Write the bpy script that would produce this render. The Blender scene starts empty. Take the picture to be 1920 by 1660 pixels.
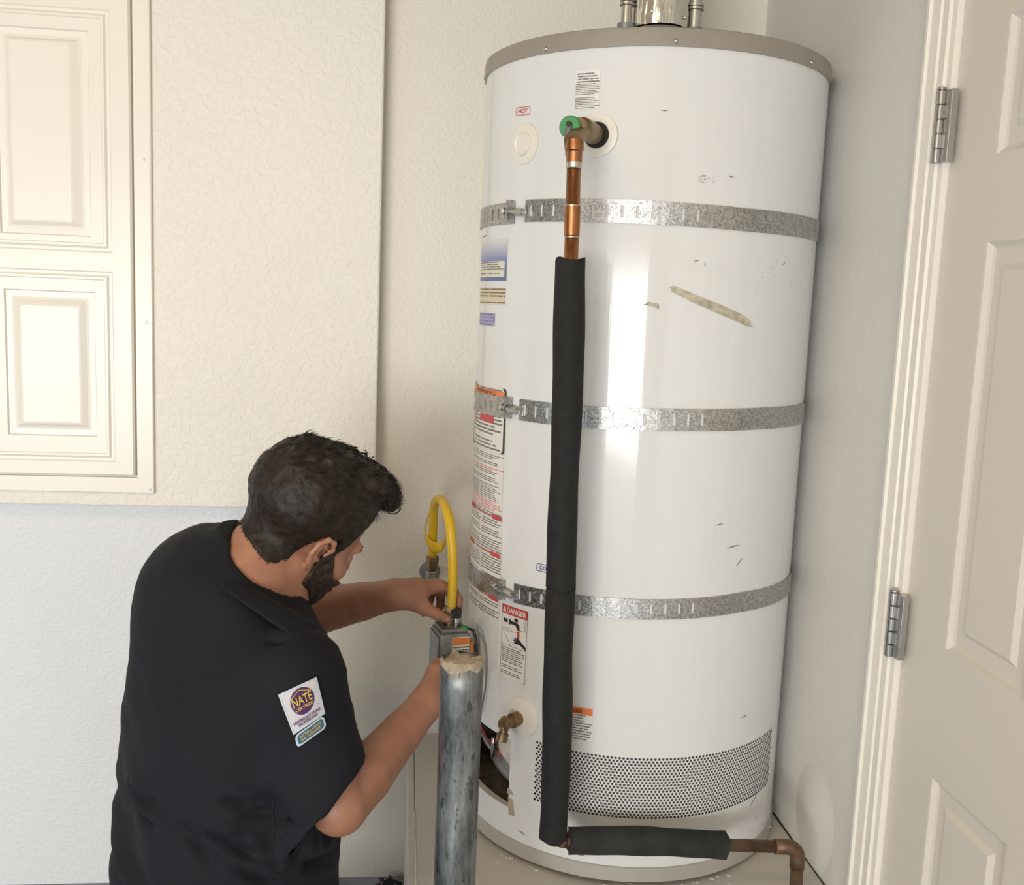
import bpy, bmesh, math, random
import numpy as np
from mathutils import Vector, Matrix
from mathutils.bvhtree import BVHTree
random.seed(7); rng = np.random.default_rng(7)
S = bpy.context.scene; COL = S.collection
PI = math.pi
def rad(a): return math.radians(a)

# ------------------------------------------------------------------ camera
cd = bpy.data.cameras.new('camera'); cam = bpy.data.objects.new('camera', cd); COL.objects.link(cam); S.camera = cam
cd.sensor_fit = 'HORIZONTAL'; cd.sensor_width = 36.0; cd.lens = 36.0*1888.06/1920.0; cd.clip_start = .02
pitch, roll, yaw = .1386, .0403, rad(6.2)
fwd = Vector((math.sin(yaw)*math.cos(pitch), math.cos(yaw)*math.cos(pitch), -math.sin(pitch)))
rt0 = Vector((math.cos(yaw), -math.sin(yaw), 0)); dn0 = fwd.cross(rt0)
rt = rt0*math.cos(roll) - dn0*math.sin(roll); dn = rt0*math.sin(roll) + dn0*math.cos(roll)
cam.matrix_world = Matrix(((rt.x, -dn.x, -fwd.x, 0), (rt.y, -dn.y, -fwd.y, 0), (rt.z, -dn.z, -fwd.z, 1.38), (0, 0, 0, 1)))

# ------------------------------------------------------------------ world, lights, exposure
S.view_settings.view_transform = 'Standard'; S.view_settings.look = 'None'
S.view_settings.gamma = 1.0; S.view_settings.use_curve_mapping = False
S.view_settings.exposure = 0.10
W = bpy.data.worlds.new('world'); S.world = W; W.use_nodes = True
W.node_tree.nodes['Background'].inputs[0].default_value = (.62, .78, 1.0, 1)
W.node_tree.nodes['Background'].inputs[1].default_value = 1.3
def area(name, loc, size, power, color, look):
    ld = bpy.data.lights.new(name, 'AREA'); ld.shape = 'RECTANGLE'; ld.size, ld.size_y = size
    ld.energy = power; ld.color = color
    o = bpy.data.objects.new(name, ld); COL.objects.link(o); o.location = loc
    o.rotation_euler = Vector(look).to_track_quat('-Z', 'Y').to_euler(); return o
# daylight coming in through the open garage door behind the camera
area('garage_door_daylight', (-2.3, -4.15, .94), (3.3, 1.38), 205, (1.0, .97, .91), (0.0, 1, 0.0))
# added cool fill from the left for the lower walls; no side door there
area('cool_low_fill', (-2.3, .4, .55), (1.1, 1.0), 5, (.52, .75, 1.0), (.8, .6, 0))
# added fill under the ceiling, warming the upper walls; no real fixture
area('warm_ceiling_fill', (-.9, .2, 2.5), (1.2, .3), 12, (1.0, .73, .40), (0, 0, -1))

# ------------------------------------------------------------------ helpers
def setp(o, label=None, cat=None, group=None, kind=None):
    if label: o['label'] = label
    if cat: o['category'] = cat
    if group: o['group'] = group
    if kind: o['kind'] = kind
    return o
def empty(name, loc, label, cat, group=None):
    o = bpy.data.objects.new(name, None); COL.objects.link(o); o.location = loc
    o.empty_display_size = .05
    return setp(o, label, cat, group)
def link(name, me, mat, parent=None, smooth=False):
    o = bpy.data.objects.new(name, me); COL.objects.link(o)
    if mat is not None: me.materials.append(mat)
    if parent is not None:
        o.parent = parent
        # vertices are given in world space; keep them there
        p = parent; off = Vector((0, 0, 0))
        while p is not None: off += Vector(p.location); p = p.parent
        o.location = -off
    if smooth:
        for p in me.polygons: p.use_smooth = True
        if smooth is not True:
            try: me.set_sharp_from_angle(angle=rad(smooth))
            except Exception: pass
    return o
class MB:
    def __init__(s): s.v = []; s.f = []; s.uv = {}
    def add(s, vs, fs):
        b = len(s.v); s.v += [tuple(p) for p in vs]; s.f += [tuple(i+b for i in f) for f in fs]; return s
    def box(s, lo, hi, M=None, bev=0):
        (a, b, c), (d, e, f) = lo, hi
        vs = [(a, b, c), (d, b, c), (d, e, c), (a, e, c), (a, b, f), (d, b, f), (d, e, f), (a, e, f)]
        if M is not None: vs = [M @ Vector(p) for p in vs]
        return s.add(vs, [(3, 2, 1, 0), (4, 5, 6, 7), (0, 1, 5, 4), (1, 2, 6, 5), (2, 3, 7, 6), (3, 0, 4, 7)])
    def tube(s, pts, r, n=12, cap=True, flat=None):
        pts = [Vector(p) for p in pts]; m = len(pts)
        rs = r if isinstance(r, (list, tuple)) else [r]*m
        up = None; rings = []
        for i, p in enumerate(pts):
            d = (pts[min(i+1, m-1)] - pts[max(i-1, 0)]).normalized()
            if up is None:
                up = Vector((0, 0, 1)) if abs(d.z) < .9 else Vector((0, 1, 0))
            x = (up - d*up.dot(d)).normalized(); up = x; y = d.cross(x)
            rings.append([p + (x*math.cos(2*PI*k/n) + y*math.sin(2*PI*k/n))*rs[i] for k in range(n)])
        vs = [q for R in rings for q in R]
        fs = [(i*n+k, i*n+(k+1) % n, (i+1)*n+(k+1) % n, (i+1)*n+k) for i in range(m-1) for k in range(n)]
        if cap: fs += [tuple(range(n-1, -1, -1)), tuple((m-1)*n+k for k in range(n))]
        return s.add(vs, fs)
    def lathe(s, o, ax, prof, n=24, cap=True, sx=None):
        """prof: list of (distance along ax, radius)"""
        o, ax = Vector(o), Vector(ax).normalized()
        x = (Vector((0, 0, 1)) if abs(ax.z) < .9 else Vector((1, 0, 0))); x = (x - ax*x.dot(ax)).normalized(); y = ax.cross(x)
        vs = [o + ax*h + (x*math.cos(2*PI*k/n) + y*math.sin(2*PI*k/n))*r for h, r in prof for k in range(n)]
        m = len(prof)
        fs = [(i*n+k, i*n+(k+1) % n, (i+1)*n+(k+1) % n, (i+1)*n+k) for i in range(m-1) for k in range(n)]
        if cap: fs += [tuple(range(n-1, -1, -1)), tuple((m-1)*n+k for k in range(n))]
        return s.add(vs, fs)
    def grid(s, fn, nu, nv, uvs=False):
        b = len(s.v)
        s.v += [tuple(fn(i/nu, j/nv)) for j in range(nv+1) for i in range(nu+1)]
        if uvs:
            for j in range(nv+1):
                for i in range(nu+1): s.uv[b+j*(nu+1)+i] = (i/nu, j/nv)
        s.f += [(b+j*(nu+1)+i, b+j*(nu+1)+i+1, b+(j+1)*(nu+1)+i+1, b+(j+1)*(nu+1)+i) for j in range(nv) for i in range(nu)]
        return s
    def build(s, name, mat, parent=None, smooth=False, bevel=0, segs=2, solid=0):
        me = bpy.data.meshes.new(name); me.from_pydata(s.v, [], s.f); me.update()
        if s.uv:
            uv = me.uv_layers.new(name='UVMap')
            for l in me.loops: uv.data[l.index].uv = s.uv.get(l.vertex_index, (0, 0))
        o = link(name, me, mat, parent, smooth)
        if solid:
            md = o.modifiers.new('solid', 'SOLIDIFY'); md.thickness = solid; md.offset = 0
        if bevel:
            md = o.modifiers.new('bevel', 'BEVEL'); md.width = bevel; md.segments = segs; md.limit_method = 'ANGLE'; md.angle_limit = rad(35)
        return o
def spline(pts, n=8):
    """Catmull-Rom through pts"""
    P = [np.array(p, float) for p in pts]; P = [2*P[0]-P[1]] + P + [2*P[-1]-P[-2]]; out = []
    for i in range(1, len(P)-2):
        a, b, c, d = P[i-1:i+3]
        for k in range(n):
            t = k/n
            out.append(.5*((2*b) + (c-a)*t + (2*a-5*b+4*c-d)*t*t + (3*b-a-3*c+d)*t**3))
    out.append(P[-2]); return [tuple(p) for p in out]
def bent(pts, r, n=6):
    """polyline with rounded corners of radius r"""
    P = [Vector(p) for p in pts]; out = [P[0]]
    for i in range(1, len(P)-1):
        a = (P[i-1]-P[i]).normalized(); c = (P[i+1]-P[i]).normalized()
        s, e = P[i]+a*r, P[i]+c*r
        for k in range(n+1):
            t = k/n; out.append(s*(1-t)**2 + P[i]*2*t*(1-t) + e*t*t)
    out.append(P[-1]); return out

# ------------------------------------------------------------------ materials
def srgb(r, g, b):
    f = lambda c: (c/255/12.92) if c/255 <= .04045 else ((c/255+.055)/1.055)**2.4
    return (f(r), f(g), f(b), 1)
class NT:
    def __init__(s, name):
        s.m = bpy.data.materials.new(name); s.m.use_nodes = True; s.t = s.m.node_tree
        s.b = s.t.nodes['Principled BSDF']; s.co = s.t.nodes.new('ShaderNodeTexCoord')
    def n(s, typ, ins=None, **kw):
        x = s.t.nodes.new(typ)
        for k, v in kw.items(): setattr(x, k, v)
        for k, v in (ins or {}).items(): s.set(x.inputs[k], v)
        return x
    def set(s, sock, v):
        if isinstance(v, bpy.types.NodeSocket): s.t.links.new(v, sock)
        elif isinstance(v, bpy.types.Node): s.t.links.new(v.outputs[0], sock)
        else: sock.default_value = v
    def math(s, op, a, b=0.0, c=None):
        x = s.t.nodes.new('ShaderNodeMath'); x.operation = op
        s.set(x.inputs[0], a); s.set(x.inputs[1], b)
        if c is not None: s.set(x.inputs[2], c)
        return x.outputs[0]
    def noise(s, scale, detail=2.0, vec=None, rough=.5, stretch=None):
        v = vec if vec is not None else s.co.outputs['Object']
        if stretch:
            mp = s.n('ShaderNodeMapping', {'Vector': v, 'Scale': stretch}); v = mp.outputs[0]
        return s.n('ShaderNodeTexNoise', {'Vector': v, 'Scale': scale, 'Detail': detail, 'Roughness': rough}).outputs['Fac']
    def ramp(s, fac, stops):
        r = s.n('ShaderNodeValToRGB', {'Fac': fac}); e = r.color_ramp.elements
        while len(e) < len(stops): e.new(.5)
        for q, (p, c) in zip(e, stops): q.position = p; q.color = c if len(c) == 4 else (*c, 1)
        return r.outputs['Color']
    def mix(s, fac, a, b):
        x = s.n('ShaderNodeMix', data_type='RGBA'); s.set(x.inputs[0], fac); s.set(x.inputs[6], a); s.set(x.inputs[7], b)
        return x.outputs[2]
    def bump(s, h, strength=.3, dist=.002):
        b = s.n('ShaderNodeBump', {'Height': h, 'Strength': strength, 'Distance': dist}); s.set(s.b.inputs['Normal'], b.outputs[0])
    def out(s, color=None, rough=None, metal=None, **kw):
        if color is not None: s.set(s.b.inputs['Base Color'], color)
        if rough is not None: s.set(s.b.inputs['Roughness'], rough)
        if metal is not None: s.set(s.b.inputs['Metallic'], metal)
        for k, v in kw.items(): s.set(s.b.inputs[k.replace('_', ' ')], v)
        return s.m
def simple(name, col, rough=.5, metal=0.0, vary=.08, scale=25, bump=0.0, bscale=200, bdist=.001, stretch=None, **kw):
    t = NT(name); nz = t.noise(scale, 3, stretch=stretch)
    c = Vector(col[:3]); lo = tuple(c*(1-vary)) + (1,); hi = tuple(c*(1+vary)) + (1,)
    colr = t.ramp(nz, [(.3, lo), (.7, hi)])
    if bump: t.bump(t.noise(bscale, 3, stretch=stretch), bump, bdist)
    return t.out(colr, rough, metal, **kw)

def wall_paint(name, col, scale, strength, dist, lo=.42, hi=.58):
    t = NT(name)
    a = t.noise(scale, 3, rough=.55)
    k = t.ramp(a, [(lo, (0, 0, 0)), (hi, (1, 1, 1))])
    b = t.noise(scale*3.2, 2)
    h = t.math('ADD', k, t.math('MULTIPLY', b, .25))
    t.bump(h, strength, dist)
    nz = t.noise(1.7, 2); c = Vector(col[:3])
    return t.out(t.ramp(nz, [(.3, tuple(c*.97)+(1,)), (.7, tuple(c*1.02)+(1,))]), .55)
WHITE = (.84, .80, .72, 1)
M = {}
M['wall_tex'] = wall_paint('textured_wall_paint', (.86, .82, .75), 75, .34, .003)
M['wall_low'] = wall_paint('lower_wall_cool_cast', (.765, .785, .81), 105, .30, .0025)  # bluish cast of the daylight put into the wall colour
M['wall_back'] = wall_paint('alcove_wall_paint', (.82, .78, .705), 105, .26, .0025)
M['wall_smooth'] = wall_paint('smooth_wall_paint', (.74, .73, .70), 40, .10, .002)
M['ceiling'] = simple('ceiling_paint', (.58, .49, .37), .7)
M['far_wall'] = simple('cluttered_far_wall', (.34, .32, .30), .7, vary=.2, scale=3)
M['floor'] = simple('garage_concrete', (.23, .265, .31), .7, vary=.25, scale=14, bump=.3)
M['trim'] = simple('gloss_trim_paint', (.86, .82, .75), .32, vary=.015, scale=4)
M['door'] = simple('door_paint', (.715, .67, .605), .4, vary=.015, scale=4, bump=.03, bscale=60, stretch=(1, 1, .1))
M['cab'] = simple('cabinet_paint', (.86, .82, .745), .3, vary=.012, scale=4)
M['platform'] = simple('platform_paint', (.66, .63, .575), .5, vary=.05, scale=9, bump=.12, bscale=60)
M['caulk'] = simple('white_caulk', (.80, .79, .74), .6, vary=.08, scale=80)
def enamel():
    t = NT('white_heater_enamel')
    w = t.noise(52, 3, stretch=(1, 1, .035)); t.bump(w, .36, .0018)
    d = t.noise(3.2, 4, rough=.7); g = t.noise(60, 3, rough=.7)
    m = t.math('MULTIPLY', t.ramp(d, [(.56, (0, 0, 0)), (.75, (1, 1, 1))]), t.ramp(g, [(.58, (0, 0, 0)), (.72, (1, 1, 1))]))
    m = t.math('MULTIPLY', m, .5)
    return t.out(t.mix(m, (.745, .755, .76, 1), (.60, .57, .50, 1)), .12)
M['enamel'] = enamel()
M['beige_metal'] = simple('beige_cap_enamel', (.31, .278, .238), .42, vary=.03)
M['ring'] = simple('grey_base_ring', (.42, .40, .365), .45, vary=.05)
def galv(name, base=.5, scale=160, rough=.38, dark=.6):
    t = NT(name)
    v = t.n('ShaderNodeTexVoronoi', {'Vector': t.co.outputs['Object'], 'Scale': scale}, feature='F1')
    sp = t.n('ShaderNodeSeparateColor', {'Color': v.outputs['Color']})
    c = t.ramp(sp.outputs[0], [(0, (base*dark,)*3), (1, (base*1.15, base*1.15, base*1.12))])
    rg = t.math('ADD', t.math('MULTIPLY', sp.outputs[1], .3), rough-.12)
    t.bump(sp.outputs[0], .15, .001)
    return t.out(c, rg, 1.0)
M['galv'] = galv('spangled_galvanised_steel', .52, 420)
M['zinc'] = simple('zinc_bolt_steel', (.55, .54, .50), .32, 1.0, vary=.12)
def bollard_mat():
    t = NT('weathered_galvanised_pipe')
    a = t.noise(34, 5, rough=.75, stretch=(1, 1, .22)); b = t.noise(95, 3, rough=.7, stretch=(1, 1, .35))
    c = t.ramp(a, [(.30, (.085, .095, .10)), (.5, (.235, .25, .26)), (.72, (.47, .50, .52))])
    k = t.ramp(b, [(.36, (1, 1, 1)), (.42, (0, 0, 0))])
    t.bump(a, .25, .002)
    return t.out(t.mix(t.math('MULTIPLY', k, .75), c, (.06, .065, .06, 1)), .45, .75)
M['bollard'] = bollard_mat()
M['concrete'] = simple('rough_concrete', (.43, .36, .275), .9, vary=.35, scale=60, bump=.8, bscale=90, bdist=.004)
def copper_mat():
    t = NT('aged_copper'); a = t.noise(26, 4, rough=.7, stretch=(1, 1, .3))
    c = t.ramp(a, [(.28, (.16, .065, .03)), (.5, (.40, .17, .075)), (.75, (.56, .27, .13))])
    return t.out(c, .36, 1.0)
M['copper'] = copper_mat()
M['old_copper'] = simple('dull_brown_copper', (.20, .125, .085), .5, .75, vary=.35, scale=40)
M['solder'] = simple('tin_solder', (.62, .56, .47), .35, 1.0)
M['brass'] = simple('aged_brass', (.25, .175, .095), .45, .85, vary=.3, scale=60)
M['foam'] = simple('black_pipe_foam', (.010, .0105, .0105), .85, vary=.3, scale=60, bump=.25, bscale=260, bdist=.001)
M['foam_dusty'] = simple('dusty_pipe_foam', (.019, .0205, .020), .85, vary=.45, scale=22, bump=.3, bscale=200, bdist=.001)
M['green'] = simple('green_valve_cap', (.07, .30, .11), .5)
M['plastic_white'] = simple('white_plastic', (.80, .77, .70), .35, vary=.02)
M['dark'] = simple('dark_interior', (.018, .015, .012), .8, vary=.4)
M['baffle'] = simple('grey_baffle', (.15, .155, .155), .6, vary=.2)
M['rust'] = simple('rusty_burner_pan', (.06, .042, .026), .85, vary=.6, scale=45, bump=.6, bscale=90, bdist=.004)
M['grey_steel'] = simple('grey_steel', (.26, .27, .27), .45, .6, vary=.15)
M['insul'] = simple('grey_white_insulation', (.62, .58, .57), .95, vary=.15, scale=60, bump=.8, bscale=80, bdist=.004)
M['foil'] = NT('crinkled_foil')
M['foil'].bump(M['foil'].noise(38, 3, stretch=(1, 1, .4)), .7, .006); M['foil'] = M['foil'].out((.80, .78, .74, 1), .16, 1.0)
M['chrome'] = simple('satin_nickel', (.47, .46, .45), .25, 1.0, vary=.05)
M['yellow'] = simple('yellow_coated_hose', (.72, .46, .012), .38, vary=.06)
M['valve_grey'] = simple('grey_gas_valve', (.23, .235, .225), .5, .35, vary=.18, scale=60)
M['black'] = simple('black_plastic', (.02, .02, .022), .4)
M['orange'] = simple('orange_plastic', (.62, .24, .05), .5)
M['tan_tape'] = simple('tan_masking_tape', (.42, .35, .26), .7, vary=.1)
M['residue'] = simple('adhesive_residue', (.47, .43, .33), .6, vary=.3, scale=90)
M['scuff'] = simple('dark_scuff', (.22, .20, .19), .6)
M['ink_black'] = simple('black_ink', (.022, .022, .024), .4)
M['ink_red'] = simple('red_ink', (.56, .055, .055), .4)
M['ink_blue'] = simple('blue_ink', (.07, .07, .26), .4)
M['ink_orange'] = simple('orange_ink', (.76, .22, .055), .4)
M['paper'] = simple('white_sticker', (.78, .77, .75), .35, vary=.01)
M['wire_red'] = simple('red_wire', (.30, .04, .03), .5)

def microtext(name, bg, ink, lines, words=26, x0=.04, x1=.97, seed=0.0, second=None, cols=1):
    """rows of illegible small print on a UV patch"""
    t = NT(name); uv = t.n('ShaderNodeSeparateXYZ', {'Vector': t.co.outputs['UV']}); u, v = uv.outputs[0], uv.outputs[1]
    rv = t.math('MULTIPLY', v, float(lines)); row = t.math('FLOOR', rv); fr = t.math('FRACT', rv)
    uc = t.math('FRACT', t.math('MULTIPLY', u, float(cols))) if cols > 1 else u
    on = t.math('MULTIPLY', t.math('GREATER_THAN', fr, .30), t.math('LESS_THAN', fr, .78))
    cb = t.n('ShaderNodeCombineXYZ', {0: t.math('MULTIPLY', u, float(words)), 1: t.math('MULTIPLY', row, 5.31), 2: seed})
    nz = t.n('ShaderNodeTexNoise', {'Vector': cb.outputs[0], 'Scale': 1.0, 'Detail': 3.0, 'Roughness': .75}).outputs['Fac']
    wd = t.math('GREATER_THAN', nz, .415)
    cw = t.n('ShaderNodeCombineXYZ', {0: t.math('ADD', row, seed), 1: 3.7})
    wn = t.n('ShaderNodeTexWhiteNoise', {'Vector': cw.outputs[0]}, noise_dimensions='2D').outputs['Value']
    end = t.math('MULTIPLY_ADD', wn, .28, x1-.28)
    inside = t.math('MULTIPLY', t.math('GREATER_THAN', uc, x0), t.math('LESS_THAN', uc, end))
    gap = t.math('GREATER_THAN', wn, .10)
    m = t.math('MULTIPLY', t.math('MULTIPLY', on, wd), t.math('MULTIPLY', inside, gap))
    inkc = ink
    if second:
        c2 = t.n('ShaderNodeCombineXYZ', {0: t.math('FLOOR', t.math('DIVIDE', row, 3.0)), 1: 9.1})
        w2 = t.n('ShaderNodeTexWhiteNoise', {'Vector': c2.outputs[0]}, noise_dimensions='2D').outputs['Value']
        inkc = t.mix(t.math('GREATER_THAN', w2, .78), ink, second)
    return t.out(t.mix(t.math('MULTIPLY', m, .85), bg, inkc), .35)

# ================================================================== the setting
def struct(o, label=None): return setp(o, label, None, None, 'structure')
XR, YB, YL, ZP = .775, 2.268, 2.218, .362
m = MB().box((-4.3, -4.4, -.08), (.95, 2.4, 0)); struct(m.build('floor', M['floor']), 'dark grey concrete garage floor')
m = MB().box((-4.3, YB, 0), (.95, 2.4, 2.6)); struct(m.build('wall_back', M['wall_back']), 'lightly textured off-white wall behind heater and kneeling man')
m = MB().box((-4.3, YL, .908), (-.0605, YB-.0005, 2.6)); struct(m.build('wall_left', M['wall_tex'], bevel=.004), 'heavily textured cream wall section around the raised-panel cabinet')
m = MB().box((-4.3, YB-.0025, 0), (-.29, YB-.0004, .9085)); struct(m.build('wall_lower', M['wall_low']), 'lower wall section under the seam, cool daylight painted in, behind the kneeling man')  # split off the back wall to carry the painted cool light
m = MB().box((XR, 1.44, 0), (.95, YB-.0005, 2.6)).box((XR, -4.4, 0), (.95, .70, 2.6)).box((XR, .70, 2.05), (.95, 1.44, 2.6)).box((.86, .70, 0), (.95, 1.44, 2.05))
wr = struct(m.build('wall_right', M['wall_smooth']), 'smooth greige wall between the water heater and the door')
# lump of plaster where the drain line meets the wall
def lump(u, v):
    a = 2*PI*u; r = v
    y, z = 1.685 + .105*r*math.cos(a), .455 + .125*r*math.sin(a)
    return (XR + .0015 - .013*(1-r**2)**2, y, z)
m = MB().grid(lump, 28, 10); m.build('plaster_lump', M['wall_smooth'], wr, True)
m = MB().box((-4.3, -4.4, 2.55), (.95, 2.4, 2.65)); struct(m.build('ceiling', M['ceiling']), 'cream garage ceiling')
m = MB().box((-4.4, -4.4, 0), (-4.25, 2.4, 2.6)); struct(m.build('wall_side', M['far_wall']), 'off-white far side wall of the garage')
m = MB().box((-4.3, -4.4, 1.75), (.95, -4.25, 2.6)).box((-4.3, -4.4, 0), (-3.6, -4.25, 1.75)).box((-.6, -4.4, 0), (.95, -4.25, 1.75))
struct(m.build('wall_front', M['far_wall']), 'off-white front wall around the open garage door')

# ---- nested rectangles: panels with stepped and sloping borders
def nested(mb, fn, rects, fill=True):
    """fn(u, v, d) -> point; rects: (u0, u1, v0, v1, d)"""
    ring = lambda r: [(r[0], r[2], r[4]), (r[1], r[2], r[4]), (r[1], r[3], r[4]), (r[0], r[3], r[4])]
    for a, b in zip(rects[:-1], rects[1:]):
        A, B = ring(a), ring(b)
        for k in range(4):
            mb.add([fn(*A[k]), fn(*A[(k+1) % 4]), fn(*B[(k+1) % 4]), fn(*B[k])], [(0, 1, 2, 3)])
    if fill: mb.add([fn(*p) for p in ring(rects[-1])], [(0, 1, 2, 3)])
    return mb
def inset(r, e, d): return (r[0]+e, r[1]-e, r[2]+e, r[3]-e, d)

# ---- the door and its casing on the right wall
def casing(name, y_out, y_in, z0, z1):
    # moulded profile: (fraction across from the outer edge, how proud)
    prof = [(0, 0), (0, .017), (.10, .0205), (.19, .0205), (.23, .0165), (.52, .0150), (.55, .0118), (.60, .0125), (.80, .0125), (.84, .0085), (1, .0075), (1, -.004)]
    mb = MB(); vs = []
    for z in (z0, z1): vs += [(XR - d, y_out + (y_in-y_out)*q, z) for q, d in prof]
    n = len(prof); mb.add(vs, [(i, i+1, n+i+1, n+i) for i in range(n-1)] + [tuple(range(n)), tuple(range(2*n-1, n-1, -1))])
    return struct(mb.build(name, M['trim']))
casing('trim_1', 1.503, 1.432, 0, 2.11)['label'] = 'white moulded door casing on the hinge side'
casing('trim_2', .640, .706, 0, 2.11)['label'] = 'white moulded door casing on the latch side'
mb = MB().box((XR-.017, .642, 2.045), (XR+.004, 1.500, 2.11)); struct(mb.build('trim_3', M['trim'], bevel=.004), 'white door casing above the door')
DX = XR + .003                                            # face of the slab
D0, D1, DZ0, DZ1 = .712, 1.4302, .012, 2.035
cols = [(1.020, 1.012, 0), ]
pc = [(.822, 1.012), (1.127, 1.317)]                      # two columns of panels
pr = [(.215, .722), (.908, 1.490), (1.598, 1.785)]        # three rows
dm = MB(); fnD = lambda u, v, d: (DX - d, u, v)
ys = [D0, pc[0][0], pc[0][1], pc[1][0], pc[1][1], D1]
zs = [DZ0, pr[0][0], pr[0][1], pr[1][0], pr[1][1], pr[2][0], pr[2][1], DZ1]
for i in range(5):
    for j in range(7):
        if i in (1, 3) and j in (1, 3, 5): continue
        dm.add([fnD(ys[i], zs[j], 0), fnD(ys[i+1], zs[j], 0), fnD(ys[i+1], zs[j+1], 0), fnD(ys[i], zs[j+1], 0)], [(0, 1, 2, 3)])
dm.box((DX+.012, D0, DZ0), (DX+.04, D1, DZ1))
dm.add([fnD(D1, DZ0, 0), fnD(D1, DZ1, 0), fnD(D1, DZ1, -.013), fnD(D1, DZ0, -.013)], [(0, 1, 2, 3)])
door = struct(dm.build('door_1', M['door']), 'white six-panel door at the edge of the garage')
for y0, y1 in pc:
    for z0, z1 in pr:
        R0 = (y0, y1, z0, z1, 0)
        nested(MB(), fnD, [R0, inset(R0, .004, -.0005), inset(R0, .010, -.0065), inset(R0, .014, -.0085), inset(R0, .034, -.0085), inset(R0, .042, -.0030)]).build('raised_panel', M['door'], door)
def hinge(zc):
    hx, hy, h = XR-.0165, 1.4375, .0515
    root = MB().box((hx+.003, 1.413, zc-h+.001), (hx+.0135, 1.4372, zc+h-.001)).build('hinge', M['chrome'], door, bevel=.001)
    root['label'] = 'satin metal butt hinge'
    kn = 2*h/5
    for k in range(5):
        z0 = zc-h+k*kn
        MB().lathe((hx, hy, z0+.0006), (0, 0, 1), [(0, .0062), (.001, .0072), (kn-.0022, .0072), (kn-.0012, .0062)], 14).build('knuckle', M['chrome'], root, 40)
        if k % 2 == 0:                                    # knuckles of the jamb leaf reach back to the jamb
            MB().box((hx, hy, z0+.001), (hx+.0125, hy+.008, z0+kn-.002)).build('jamb_leaf', M['chrome'], root)
        else:
            MB().box((hx+.001, hy-.012, z0+.001), (hx+.006, hy, z0+kn-.002)).build('door_leaf', M['chrome'], root)
    MB().lathe((hx, hy, zc+h-.001), (0, 0, 1), [(0, .0045), (.002, .0068), (.0042, .0068), (.006, .004)], 14).build('hinge_pin', M['chrome'], root, 40)
for zc in (1.655, .909, .20): hinge(zc)

# ---- raised-panel access cabinet in the left wall
cab = empty('wall_cabinet', (-.735, YL, .942), 'cream raised-panel cabinet door framed flush in the textured wall', 'cabinet')
KC = 2.218/2.198                                          # drawn at 2.198 m, hung at 2.218 m
fnC = lambda u, v, d: (u*KC, YL - d, 1.38+(v-1.38)*KC)
O = (-.940, -.529, .942, 2.020, 0)
nested(MB(), fnC, [(*O[:4], -.002), (*O[:4], .007), inset(O, .002, .009), inset(O, .034, .009), inset(O, .0342, .001)], False).build('cabinet_frame', M['cab'], cab)
DR = (-.9025, -.5665, .9795, 1.9825, 0)
UP, LO = (-.868, -.606, 1.447, 1.925), (-.868, -.606, 1.010, 1.409)
T = .0155
cm = MB()
nested(cm, fnC, [(*DR[:4], -.004), (*DR[:4], T-.004), inset(DR, .004, T)], False)
us = [DR[0]+.004, UP[0], UP[1], DR[1]-.004]; vs_ = [DR[2]+.004, LO[2], LO[3], UP[2], UP[3], DR[3]-.004]
for i in range(3):
    for j in range(5):
        if i == 1 and j in (1, 3): continue
        cm.add([fnC(us[i], vs_[j], T), fnC(us[i+1], vs_[j], T), fnC(us[i+1], vs_[j+1], T), fnC(us[i], vs_[j+1], T)], [(0, 1, 2, 3)])
cdoor = cm.build('cabinet_door', M['cab'], cab)
nested(MB(), fnC, [(*DR[:4], -.012), inset(DR, -.002, -.012)], False)
MB().box((DR[0]*KC-.01, YL-.0008, DR[2]-.02), (DR[1]*KC+.01, YL-.0002, DR[3]+.02)).build('gap_backing_board', M['cab'], cab)  # thin backing behind the door gap, in plain cabinet paint
for R0, F in ((UP, (-.797, -.686, 1.5086, 1.855)), (LO, (-.790, -.677, 1.0925, 1.333))):
    r = (*R0, T); PR = (-.826, -.648, 1.4775, 1.883, T) if R0 is UP else (-.823, -.643, 1.063, 1.3657, T)
    pan = MB(); rs = [r, inset(r, .003, T-.0035), inset(r, .008, T-.0035), inset(r, .0125, T+.0005), inset(r, .017, T+.0005), inset(r, .019, T-.0015), PR[:4]+(T-.0015,), inset(PR, .0025, T-.006), inset(PR, .014, T-.0065), inset(PR, .019, T-.0055), (F[0]-.004, F[1]+.004, F[2]-.004, F[3]+.004, T-.0008), (*F, T)]
    nested(pan, fnC, rs).build('raised_panel', M['cab'], cdoor)
for x, z in ((-.5435, 1.639), (-.5405, 1.3067), (-.538, .951)):
    MB().lathe(fnC(x, z, .0088), (0, -1, 0), [(0, .0032), (.0012, .0028), (.0016, .001)], 10).build('nail_head', M['cab'], cab, True)

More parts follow.
